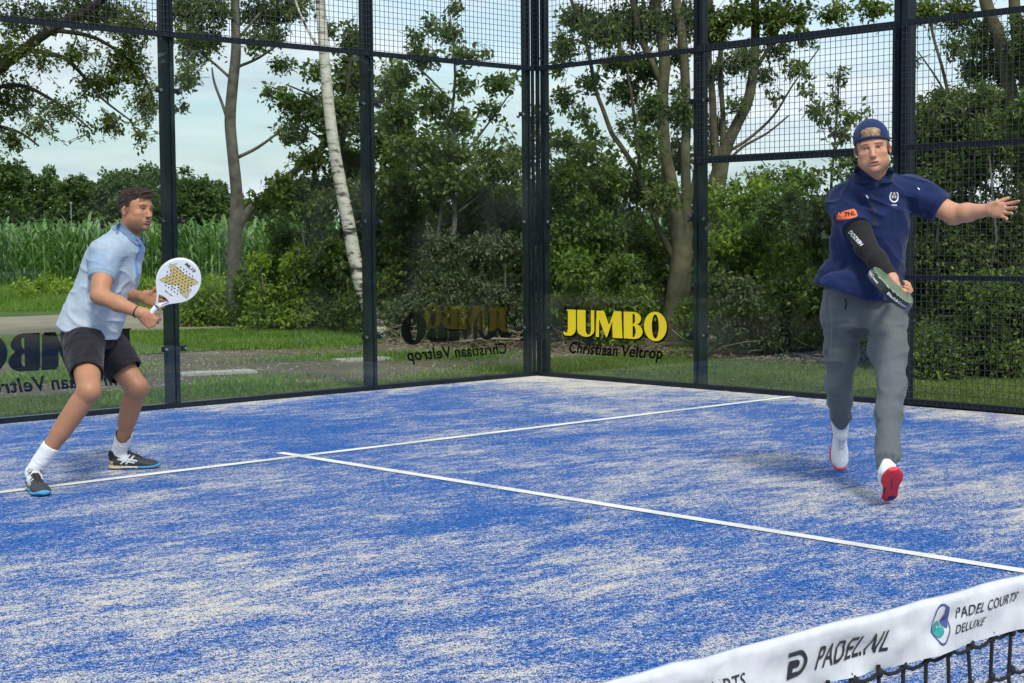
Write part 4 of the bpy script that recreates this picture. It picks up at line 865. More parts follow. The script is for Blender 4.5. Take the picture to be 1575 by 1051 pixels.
        a1 = np.maximum(d2+c, 0); b1 = np.maximum(de+c, 0); d = np.minimum(np.maximum(d2+c, de+c), 0)+np.sqrt(a1*a1+b1*b1)-c
        s.mix(r, d, k, op); return s
    def cut(s, p, n, k=.004, lo=None, hi=None):
        """remove everything on the +n side of a plane (optionally only inside a box)"""
        r = s.sl(lo if lo is not None else [a[0] for a in s.ax], hi if hi is not None else [a[-1] for a in s.ax]); X, Y, Z = s.pts(r)
        n = np.array(n, float)/np.linalg.norm(n); d = (X-p[0])*n[0]+(Y-p[1])*n[1]+(Z-p[2])*n[2]; s.D[r] = np.maximum(s.D[r], d.astype(np.float32)); return s
    def disp(s, fn, lim=.03):
        """add fn(x,y,z) to the distance near the surface only"""
        w = np.abs(s.D) < lim; i = np.nonzero(w); s.D[i] += fn(s.ax[0][i[0]], s.ax[1][i[1]], s.ax[2][i[2]]).astype(np.float32); return s
    def mesh(s, smooth=1):
        D = s.D; ax = s.ax; S = D < 0; nx, ny, nz = D.shape
        c = S[:-1, :-1, :-1].astype(np.int8)
        for (i, j, k) in [(1, 0, 0), (0, 1, 0), (0, 0, 1), (1, 1, 0), (1, 0, 1), (0, 1, 1), (1, 1, 1)]: c += S[i:nx-1+i, j:ny-1+j, k:nz-1+k]
        cells = np.nonzero((c > 0) & (c < 8)); idx = np.full(c.shape, -1, np.int32); n = len(cells[0]); idx[cells] = np.arange(n)
        I = np.stack(cells, 1); acc = np.zeros((n, 3)); cnt = np.zeros(n); cor = [(a, b, d) for a in (0, 1) for b in (0, 1) for d in (0, 1)]
        def P(o): return np.stack([ax[k][I[:, k]+o[k]] for k in range(3)], 1)
        def Vv(o): return D[I[:, 0]+o[0], I[:, 1]+o[1], I[:, 2]+o[2]].astype(float)
        for a in cor:
            for k in range(3):
                if a[k]: continue
                b = list(a); b[k] = 1; va, vb = Vv(a), Vv(b); m = (va < 0) != (vb < 0); t = np.where(m, va/(va-vb+1e-12), 0); pa, pb = P(a), P(b)
                acc += np.where(m[:, None], pa+(pb-pa)*t[:, None], 0); cnt += m
        V = acc/cnt[:, None]; Q = []
        for k in range(3):
            sh = [slice(None)]*3; A = S.take(np.arange(S.shape[k]-1), k); B = S.take(np.arange(1, S.shape[k]), k); e = np.stack(np.nonzero(A != B), 1)
            o = [q for q in range(3) if q != k]; e = e[(e[:, o[0]] > 0) & (e[:, o[1]] > 0) & (e[:, o[0]] < S.shape[o[0]]-1) & (e[:, o[1]] < S.shape[o[1]]-1)]
            def g(d0, d1): f = e.copy(); f[:, o[0]] -= d0; f[:, o[1]] -= d1; return idx[f[:, 0], f[:, 1], f[:, 2]]
            q = np.stack([g(1, 1), g(0, 1), g(0, 0), g(1, 0)], 1); ins = S[e[:, 0], e[:, 1], e[:, 2]]
            flip = ins if k != 1 else ~ins; q[~flip] = q[~flip][:, ::-1]; Q.append(q)
        Q = np.concatenate(Q); Q = Q[(Q >= 0).all(1)]
        for _ in range(smooth):
            src = np.concatenate([Q[:, i] for i in range(4) for j in (1, 3)]); dst = np.concatenate([Q[:, (i+j) % 4] for i in range(4) for j in (1, 3)])
            w = np.maximum(np.bincount(src, minlength=n), 1); a = np.stack([np.bincount(src, V[dst, k], n) for k in range(3)], 1)/w[:, None]; V = V*.5+.5*a
        return V, Q
_lat = np.random.default_rng(11).uniform(-1, 1, (32, 32, 32))
def vnoise(x, y, z):
    x, y, z = [np.asarray(q, float) for q in (x, y, z)]; xi, yi, zi = [np.floor(q).astype(int) for q in (x, y, z)]; fx, fy, fz = x-xi, y-yi, z-zi
    fx, fy, fz = [q*q*(3-2*q) for q in (fx, fy, fz)]; o = 0
    for a in (0, 1):
        for b in (0, 1):
            for c in (0, 1): o = o+_lat[(xi+a) % 32, (yi+b) % 32, (zi+c) % 32]*(fx if a else 1-fx)*(fy if b else 1-fy)*(fz if c else 1-fz)
    return o
def unit(v): v = np.array(v, float); return v/np.linalg.norm(v)
def frame(fwd, up):
    """rows: right, forward, up (right-handed: right = forward x up)"""
    f = unit(fwd); u = np.array(up, float); u = unit(u-f*(u@f)); return np.array([np.cross(f, u), f, u])

# ------------------------------------------------------------------ a head, in its own axes: x right of the head, y forward, z up, origin mid skull
def head(F, C, Hd, s=1.0, wide=1.0, jaw=1.0, full=0.0, mouth_open=0.0):
    P = lambda x, y, z: C+Hd[0]*x*s*wide+Hd[1]*y*s+Hd[2]*z*s
    E = lambda p, r, k=.012, op='u': F.ell(P(*p), np.array([r[0]*wide, r[1], r[2]])*s, Hd, k*s, op)
    E((0, -.012, .022), (.076, .095, .088), .01)          # cranium
    E((0, .03, .02), (.064, .062, .07), .02)              # forehead
    E((0, .035, -.045), (.058*jaw, .055, .062), .03)      # mid face
    E((0, .052, -.088), (.035*jaw, .032, .028), .035)     # chin
    for q in (-1, 1):
        E((q*.042*jaw, .012, -.068), (.022, .042, .03), .03)                      # jaw corner
        E((q*.040, .058, -.025), (.022+full*.006, .022, .018), .016)  # cheekbone
        E((q*.034, .052, -.06), (.02+full*.014, .022+full*.006, .024+full*.006), .02)  # cheek
        E((q*.031, .086, .0025), (.0175, .016, .0105), .010, 's')     # eye socket
        E((q*.031, .0715, .0025), (.0128, .0128, .0115), .003)        # eyeball
        E((q*.031, .0775, .0105), (.0165, .0085, .0042), .004)        # upper lid
        E((q*.031, .0765, -.0065), (.0145, .0075, .003), .004)        # lower lid
        E((q*.031, .083, .0225), (.023, .0095, .0065), .010)          # brow ridge
        E((q*.0105, .100, -.036), (.0075, .0085, .0065), .005)        # nostril wing
        E((q*.0062, .1045, -.0425), (.003, .0042, .003), .002, 's')
    F.cone(P(0, .082, .012), P(0, .108, -.030), .0075*s, .0095*s, .012*s)         # nose bridge
    E((0, .110, -.033), (.0095, .0095, .0085), .007)
    E((0, .0865, -.068), (.026, .0165, .019), .016)                # muzzle
    o = mouth_open
    E((0, .0985, -.0605+o*.3), (.021, .0068, .0042), .004); E((0, .0965, -.0725-o), (.0185, .0075, .0052), .004)
    E((0, .1035, -.0665-o*.4), (.0185, .0075, .0013+o*.75), .0015, 's')
    E((0, .095, -.084), (.020, .008, .004), .010, 's')
    E((0, .083, -.1), (.019, .014, .014), .014)
    for q in (-1, 1):                                              # ears
        F.ell(P(q*.079, -.006, -.012), np.array([.0055, .0155, .028])*s, frame(Hd[1]+Hd[0]*q*-.35, Hd[2]-Hd[1]*.15), .006*s)
        F.ell(P(q*.087, .001, -.008), np.array([.0065, .0085, .017])*s, frame(Hd[1]+Hd[0]*q*-.35, Hd[2]-Hd[1]*.15), .004*s, 's')
def head_local(V, C, Hd, s, wide): q = (V-C)@Hd.T/s; q[:, 0] /= wide; return q
def blob(q, c, r, p=2): return np.clip(1.25-(((q-np.array(c))/np.array(r))**2).sum(1), 0, 1)**1
def face_paint(V, col, C, Hd, s, wide, o=0., beard=(.12, .085, .065), beard_amt=.4, brow=(.06, .035, .022), iris=(.05, .035, .02), lip=(.36, .15, .11), gaze=0., red=.0):
    q = head_local(V, C, Hd, s, wide); near = np.linalg.norm(V-C, axis=1) < .17*s; front = near & (q[:, 1] > .0)
    def lay(w, c):
        w = np.where(front, w, 0)[:, None]; col[:] = col*(1-w)+np.array(c)*w
    n = vnoise(V[:, 0]*160, V[:, 1]*160, V[:, 2]*160)
    # stubble over jaw, chin and lip
    zz = np.clip((-.042-q[:, 2])/.02, 0, 1)*np.clip((q[:, 1]+.01)/.03, 0, 1)*(q[:, 2] > -.135); mm = blob(q, (0, .1, -.052), (.026, .03, .008))
    lay(np.clip(zz*.8+mm*1.2, 0, 1)*beard_amt*np.clip(.85+.4*n, 0, 1), beard)
    if red:
        for g in (-1, 1): lay(blob(q, (g*.042, .07, -.035), (.024, .04, .022))*red, (.52, .17, .11))
        lay(blob(q, (0, .112, -.032), (.012, .02, .012))*red, (.5, .18, .12))
    lay((np.abs(q[:, 2]+.0605-o*.3) < .0052)*(np.abs(q[:, 0]) < .0195)*(q[:, 1] > .092)*.4, np.array(lip)*.85)
    lay((np.abs(q[:, 2]+.0735+o) < .0058)*(np.abs(q[:, 0]) < .019)*(q[:, 1] > .090)*.45, lip)
    lay((np.abs(q[:, 2]+.0665+o*.4) < .0014+o*.8)*(np.abs(q[:, 0]) < .0205)*(q[:, 1] > .078)*.75, (.05, .018, .016))
    for g in (-1, 1):
        x = q[:, 0]-g*.031
        arch = .0235-.10*np.abs(x-g*.002)**1.0+.0015; t = np.abs(q[:, 2]-arch) < .0036*np.clip(1.25-np.abs(x)/.024, .25, 1)
        lay(t*(np.abs(x) < .0225)*(q[:, 1] > .055)*.85, brow)
        eye = (np.abs(x) < .0125)*(np.abs(q[:, 2]-.0022) < .0041*np.sqrt(np.clip(1-(x/.0135)**2, 0, 1)))*(q[:, 1] > .068)
        lay(eye*.95, (.42, .37, .34)); lay(eye*(np.hypot(x-gaze, q[:, 2]-.0028) < .0052), iris)
        lid = (np.abs(x) < .0145)*(np.abs(q[:, 2]-(.0022+.0048*np.sqrt(np.clip(1-(x/.0150)**2, 0, 1)))) < .0014)*(q[:, 1] > .065); lay(lid*.8, (.07, .03, .022))
        ew = ((np.abs(q[:, 0]-g*.083) < .012)*(((q[:, 1]-.000)/.0085)**2+((q[:, 2]+.008)/.017)**2 < 1)*near)[:, None]; col[:] = np.where(ew, col*np.array([.62, .45, .42]), col)  # shade in the hollow of the ear, painted into the skin colour
        lay(blob(q, (g*.031, .08, -.008), (.016, .02, .005))*.25, np.array(lip)*.7)
        lay((np.hypot(q[:, 0]-g*.0068, (q[:, 2]+.0425)*1.2) < .0036)*(q[:, 1] > .095)*.85, (.08, .03, .022))

def hand(F, W, Hd, side, pose, s=1.0):
    """W wrist, Hd rows: across (towards the thumb side), along fingers, back-of-hand normal; pose: list of 4 (spread, curl1, curl2, curl3) + thumb (out, curl)"""
    X, Y, Z = Hd; P = lambda x, y, z: W+(X*x+Y*y+Z*z)*s
    F.cone(P(0, -.01, 0), P(.004, .03, 0), .024*s, .030*s, .02, fl=(Z, .68)); F.cone(P(.018, .035, 0), P(.022, .082, .0), .020*s, .0155*s, .015, fl=(Z, .72))
    F.cone(P(-.004, .035, 0), P(-.004, .086, 0), .022*s, .0165*s, .015, fl=(Z, .66)); F.cone(P(-.02, .03, -.002), P(-.026, .078, 0), .020*s, .0145*s, .015, fl=(Z, .7))
    F.cone(P(.022, .012, -.006), P(.036, .05, -.010), .019*s, .0135*s, .014)      # thumb base
    bx = [.029, .0085, -.012, -.031]; by = [.090, .094, .089, .080]; ln = [(.042, .025, .020), (.046, .029, .021), (.042, .026, .020), (.033, .020, .018)]; rr = [.0092, .0094, .0088, .0078]
    for i in range(4):
        sp, *cu = pose[i]; p = P(bx[i], by[i]-.012, 0); a = 0
        for j in range(3):
            a += cu[j]; d = (Y*math.cos(R_(a))-Z*math.sin(R_(a))); d = d*math.cos(R_(sp))+X*math.sin(R_(sp)); q = p+d*ln[i][j]*s+(d*.012*s if j == 0 else 0)
            F.cone(p, q, rr[i]*s*(1-.07*j), rr[i]*s*(.94-.09*j), .0035); p = q
    out, tilt, cu = pose[4]; p = P(.036, .046, -.010); d0 = unit(X*math.sin(R_(out))+Y*math.cos(R_(out))-Z*math.sin(R_(tilt))); q = p+d0*.034*s; F.cone(p, q, .0118*s, .0105*s, .006)
    d1 = unit(d0*math.cos(R_(cu))+(-X*.7-Z*.3)*math.sin(R_(cu))); F.cone(q, q+d1*.027*s, .0102*s, .0085*s, .004)
# ------------------------------------------------------------------ people
M['skin'] = mat('skin', rough=.5, vcol=True, spec=.4, bump=(220, .05, .001)); M['skin'].node_tree.nodes['Principled BSDF'].inputs['Subsurface Weight'].default_value = .06
M['skin'].node_tree.nodes['Principled BSDF'].inputs['Subsurface Radius'].default_value = (.01, .004, .002)
def cloth_mat(name, rough=.85, weave=900., wb=.12):
    m = mat(name, rough=rough, vcol=True, spec=.2, noise=(14, .05, 3)); nt = m.node_tree; b = nt.nodes['Principled BSDF']; L = nt.links.new
    tc = N(nt, 'ShaderNodeTexCoord'); n = N(nt, 'ShaderNodeTexNoise', Scale=weave, Detail=1.0); L(tc.outputs['Object'], n.inputs['Vector'])
    n2 = N(nt, 'ShaderNodeTexNoise', Scale=28., Detail=3.0); L(tc.outputs['Object'], n2.inputs['Vector']); ad = N(nt, 'ShaderNodeMath', _operation='MULTIPLY_ADD', i1=.12); L(n.outputs['Fac'], ad.inputs[0]); L(n2.outputs['Fac'], ad.inputs[2])
    bp = N(nt, 'ShaderNodeBump', Strength=.6, Distance=.005); L(ad.outputs[0], bp.inputs['Height']); L(bp.outputs[0], b.inputs['Normal']); b.inputs['Sheen Weight'].default_value = wb
    return m
M['cloth'] = cloth_mat('knitted cloth'); M['shoe'] = mat('shoe upper', rough=.6, vcol=True, bump=(300, .2, .001)); M['sole'] = mat('rubber sole', rough=.55, vcol=True)
M['hair'] = mat('hair', rough=.45, vcol=True, spec=.5, noise=(90, .3, 4))
M['white_print'] = mat('white print', (.8, .8, .8), .5); M['orange_print'] = mat('orange print', (.85, .16, .04), .5); M['gold_print'] = mat('gold print', (.60, .46, .17), .45, .0)
M['elastic'] = mat('black elastic', (.012, .012, .014), .7)
RH = np.array([RT[0], RT[1], 0]); RH /= np.linalg.norm(RH); FH = np.array([-RH[1], RH[0], 0])
class Person:
    def __init__(s, px, py, label):
        d = (FW+RT*(px-787.5)/FPX-UP*(py-525.5)/FPX); s.base = CAM+d*(-CAM[2])/d[2]
        s.e = empty('person', tuple(map(float, s.base))); s.e.rotation_euler = (0, 0, math.atan2(RH[1], RH[0])); tag(s.e, label, 'person')
    def L(s, px, py, d): q = at(px, py, d)-s.base; return np.array([q@RH, q@FH, q[2]])
    def add(s, name, F, mt, colfn=None, smooth=1, parent=None):
        V, Q = F.mesh(smooth); v = V[Q]; vol = np.einsum('ij,ij->i', v[:, 0]-V.mean(0), np.cross(v[:, 1]-v[:, 0], v[:, 2]-v[:, 0])).sum()
        if vol < 0: Q = Q[:, ::-1]
        col = colfn(V) if colfn else None
        o = mesh_np(name, V+s.base, [Q], mt, parent or s.e, True, col); o.rotation_euler = (0, 0, 0)
        return o, V, Q
    def tubes(s, name, mb, mt, parent=None): V = np.concatenate(mb.V)+s.base; F = ([np.concatenate(mb.Q)] if mb.Q else [])+([np.concatenate(mb.T)] if mb.T else []); return mesh_np(name, V, F, mt, parent or s.e, True)
def bvh_of(V, Q): return BVHTree.FromPolygons([Vector(v) for v in V], [tuple(int(i) for i in q) for q in Q])
def decal(p, name, loops_or_mesh, O, X, Y, bvh, m, parent, off=.0016, step=.006):
    """print (x,y in metres) laid on a surface: origin O, axes X, Y; dropped along -(X x Y)"""
    bm = bmesh.new(); bm.from_mesh(loops_or_mesh); bmesh.ops.triangulate(bm, faces=bm.faces); X, Y = unit(X), unit(Y); Z = np.cross(X, Y)
    for _ in range(4):
        ed = [q for q in bm.edges if q.calc_length() > step]
        if not ed: break
        bmesh.ops.subdivide_edges(bm, edges=ed, cuts=1); bmesh.ops.triangulate(bm, faces=bm.faces)
    for v in bm.verts:
        q = np.array(O)+X*v.co.x+Y*v.co.y; h = bvh.ray_cast(Vector(q+Z*.12), Vector(-Z), .3); r = (np.array(h[0]) if h[0] else q)+Z*off; v.co = r
    me = bpy.data.meshes.new(name); bm.to_mesh(me); bm.free(); me.materials.append(m); return link(bpy.data.objects.new(name, me), parent)
def flap(p, name, pts, O, k, bvhs, m, parent, off=.004, th=.005):
    x0, y0 = O[0], O[1]; C0 = p.L(x0, y0, O[2]-.15); me = fill_loops([[((x-x0)*k, (y0-y)*k) for x, y in pts]]); bm = bmesh.new(); bm.from_mesh(me); bmesh.ops.triangulate(bm, faces=bm.faces)
    for _ in range(4):
        ed = [q for q in bm.edges if q.calc_length() > .006]
        if not ed: break
        bmesh.ops.subdivide_edges(bm, edges=ed, cuts=1); bmesh.ops.triangulate(bm, faces=bm.faces)
    view = unit([(x0-787.5)/FPX, 1, -(y0-525.5)/FPX-.0645]); X = unit(np.cross(view, [0, 0, 1])); Y = np.cross(X, view)
    for v in bm.verts:
        q = C0+X*v.co.x+Y*v.co.y; hs = [b.ray_cast(Vector(q), Vector(view), .6) for b in bvhs]; hs = [h for h in hs if h[0]]; d = min((h[3] for h in hs), default=.15); v.co = q+view*(d-off)
    for _ in range(3): bmesh.ops.smooth_vert(bm, verts=bm.verts, factor=.5, use_axis_x=True, use_axis_y=True, use_axis_z=True)
    me2 = bpy.data.meshes.new(name); bm.to_mesh(me2); bm.free(); me2.materials.append(m); o = link(bpy.data.objects.new(name, me2), parent); md = o.modifiers.new('thickness', 'SOLIDIFY'); md.thickness = th; md.offset = 0
    for f in me2.polygons: f.use_smooth = True
    return o
def scaled(me, sx, sy, center=False):
    v = np.array([q.co[:] for q in me.vertices]); v[:, 0] -= v[:, 0].min(); w = v[:, 0].max(); v[:, 0] *= sx/w
    v[:, 1] *= sy; me.vertices.foreach_set('co', v.astype(np.float32).ravel()); return me
def solid(c): return lambda V: np.broadcast_to(np.array(c, float), (len(V), 3)).copy()
def skin_col(base):
    def f(V):
        n = vnoise(V[:, 0]*22, V[:, 1]*22, V[:, 2]*22)*.5+vnoise(V[:, 0]*70, V[:, 1]*70, V[:, 2]*70)*.35
        c = np.array(base)*(1+.10*n[:, None]); c[:, 0] *= 1+.02*n; return c
    return f
def folds(dirs, amp, sc, seed=0.):
    """cloth folds: ridges running along dirs[0]"""
    a, b = unit(dirs[0]), unit(dirs[1]); c = np.cross(a, b)
    def f(x, y, z):
        u = x*a[0]+y*a[1]+z*a[2]; v = x*b[0]+y*b[1]+z*b[2]; w = x*c[0]+y*c[1]+z*c[2]
        n = vnoise(u*sc*.35+seed, v*sc+seed*2, w*sc*.7); m = vnoise(u*sc*.8+5+seed, v*sc*2.1, w*sc*1.6+seed); return amp*((.55-1.9*np.clip(1-np.abs(n)*1.7, 0, 1)**2)*.7+m*.4)
    return f
def shoe(p, heel, fw, up, cols, L=.30, lace=True, name='shoe'):
    """heel: rearmost bottom point; cols: function(local) -> upper colours, function -> sole colours"""
    H = frame(fw, up); X, Y, Z = H; s = L/.30; P = lambda x, y, z: heel+(X*x+Y*y+Z*z)*s
    lo = np.array(heel)-.36; hi = np.array(heel)+.36
    pts = np.array([P(a, b, c) for a in (-.08, .08) for b in (-.02, .33) for c in (-.02, .17)]); lo, hi = pts.min(0)-.01, pts.max(0)+.01
    side = X
    F = Field(lo, hi, .003, .003)
    F.loft([(P(0, .012, .05), side, .026*s, .036*s), (P(0, .04, .05), side, .036*s, .046*s), (P(0, .10, .046), side, .037*s, .046*s), (P(.001, .155, .038), side, .042*s, .038*s), (P(.002, .215, .03), side, .049*s, .029*s), (P(.001, .265, .024), side, .042*s, .022*s), (P(.0, .292, .02), side, .022*s, .014*s)], 0, cap=.012)
    F.loft([(P(0, .055, .04), Y, .045*s, .034*s), (P(0, .05, .085), Y, .05*s, .036*s), (P(0, .046, .112), Y, .047*s, .037*s)], .015, cap=.006)
    F.cone(P(0, .085, .09), P(0, .16, .062), .024*s, .02*s, .012); F.cone(P(0, .085, .095), P(0, .07, .13), .02*s, .017*s, .006, fl=(Y, .5))
    F.loft([(P(0, .05, .095), Y, .037*s, .028*s), (P(0, .047, .14), Y, .039*s, .030*s)], 0, 's', cap=.003)
    F.cut(P(0, 0, .012), -Z, 0)
    o, V, Q = p.add(name, F, M['shoe'], lambda V: cols[0](np.stack([(V-heel)@X, (V-heel)@Y, (V-heel)@Z], 1)/s))
    G = Field(lo, hi, .003, .003)
    G.loft([(P(0, .0, .014), side, .022*s, .012*s), (P(0, .02, .014), side, .036*s, .015*s), (P(-.001, .08, .014), side, .038*s, .016*s), (P(0, .14, .013), side, .040*s, .014*s), (P(.003, .21, .013), side, .054*s, .014*s), (P(.002, .262, .017), side, .047*s, .014*s), (P(0, .300, .024), side, .026*s, .012*s)], 0, cap=.006)
    G.disp(lambda x, y, z: .0012*np.sin(((x-heel[0])*Y[0]+(y-heel[1])*Y[1]+(z-heel[2])*Y[2])*420)*((((x-heel[0])*Z[0]+(y-heel[1])*Z[1]+(z-heel[2])*Z[2]) < .006)), .01)
    p.add('sole', G, M['sole'], lambda V: cols[1](np.stack([(V-heel)@X, (V-heel)@Y, (V-heel)@Z], 1)/s), parent=o)
    if lace:
        m_ = MB(); bv = bvh_of(V, Q)
        def on(x, y):
            h = bv.ray_cast(Vector(P(x, y, .2)), Vector(-Z), .4); return np.array(h[0])+Z*.0015 if h[0] else P(x, y, .07)
        for i, y in enumerate((.10, .12, .14, .16, .18)):
            m_.tube([on(q*.024*(1-i*.08), y+q*.012*(-1)**i) for q in (-1, -.5, 0, .5, 1)], .0026*s, 5)
            m_.tube([on(q*.024*(1-i*.08), y-q*.010*(-1)**i) for q in (-1, -.5, 0, .5, 1)], .0024*s, 5)
        c = on(0, .095); 
        for q in (-1, 1): m_.tube([c, c+X*q*.022*s+Z*.012, c+X*q*.04*s-Z*.002+Y*.01, c+X*q*.03*s-Z*.014*s+Y*.014, c+X*q*.004], .0022*s, 5); m_.tube([c, c+X*q*.02+Z*.006+Y*.02, c+X*q*.042*s-Z*.022+Y*.03], .0020*s, 5)
        p.tubes('laces', m_, cols[2], o)
    return o, V, Q, P
def zones(*boxes):
    return tuple([(c[k]-r, c[k]+r) for c, r in boxes] for k in range(3))

# ---- racket plate ----
def racket(p_or_none, C, A, W, Nn, cols, name, label, scale=1.0, thick=1.0):
    """C centre of the head, A axis handle->head, W across, Nn face normal; returns the empty"""
    C, A, W, Nn = map(np.array, (C, A, W, Nn)); e = empty(name, tuple(map(float, C))); tag(e, label, 'racket')
    rx, ry = .129, .14
    ks = scale
    out = [(rx*math.sin(R_(a)), ry*math.cos(R_(a))) for a in range(-140, 141, 8)]+[(.045, -.148), (.020, -.190), (.016, -.200), (-.016, -.200), (-.020, -.190), (-.045, -.148)]
    hole = [(0, -.183), (.036, -.138), (.022, -.131), (0, -.129), (-.022, -.131), (-.036, -.138)]
    cu = bpy.data.curves.new('c', 'CURVE'); cu.dimensions = '2D'; cu.fill_mode = 'BOTH'; cu.extrude = .0145*thick; cu.bevel_depth = .0045; cu.bevel_resolution = 2; cu.offset = -.0045
    for lp in (out, hole):
        sp = cu.splines.new('POLY'); sp.points.add(len(lp)-1); sp.use_cyclic_u = True
        for q, r in zip(sp.points, lp): q.co = (r[0], r[1], 0, 1)
    me = curve_mesh(cu); v = np.array([q.co[:] for q in me.vertices]); f = [tuple(q.vertices) for q in me.polygons]
    T = lambda v: C+(v[:, :1]*W+v[:, 1:2]*A)*ks+v[:, 2:3]*Nn
    def put(nm, v, f, m, par, mats=None, mi=None):
        me = bpy.data.meshes.new(nm); me.from_pydata([tuple(q) for q in (T(np.asarray(v, float))-C)], [], f)
        for mm in (mats or [m]): me.materials.append(mm)
        if mi is not None: me.polygons.foreach_set('material_index', mi)
        me.update(); return link(bpy.data.objects.new(nm, me), par)
    vz = np.array([np.mean([v[i][2] for i in q]) for q in f]); vr = np.array([np.hypot(np.mean([v[i][0] for i in q])/rx, np.mean([v[i][1] for i in q])/ry) for q in f])
    fr = put('frame', v, f, None, e, [cols['face'], cols['edge'], cols['back']], np.where(vz > .012, 0, np.where(vz < -.002, 2, 1)).astype(np.int32))
    h = MB(); h.tube([(0, -.192, 0), (0, -.225, 0), (0, -.30, 0), (0, -.318, 0)], [.0155, .0165, .0165, .0185], 12); put('grip', np.concatenate(h.V), [tuple(q) for q in np.concatenate(h.Q)]+[tuple(q) for q in np.concatenate(h.T)], cols['grip'], e)
    h = MB(); h.tube([(0, -.196, 0), (0, -.206, 0)], .0185, 14); put('grip_collar', np.concatenate(h.V), [tuple(q) for q in np.concatenate(h.Q)]+[tuple(q) for q in np.concatenate(h.T)], M['elastic'], e)
    def pr(nm, me, x, y, w, hgt, m, rot=0., z=.0203):
        v, f = mesh_arrays(me); v[:, 0] -= v[:, 0].min(); v[:, 0] *= w/max(1e-6, v[:, 0].max()); v[:, 1] *= hgt; c, s_ = math.cos(R_(rot)), math.sin(R_(rot))
        put(nm, np.stack([x+v[:, 0]*c-v[:, 1]*s_, y+v[:, 0]*s_+v[:, 1]*c, np.full(len(v), z)], 1), f, m, fr)
    return e, fr, pr, put, T

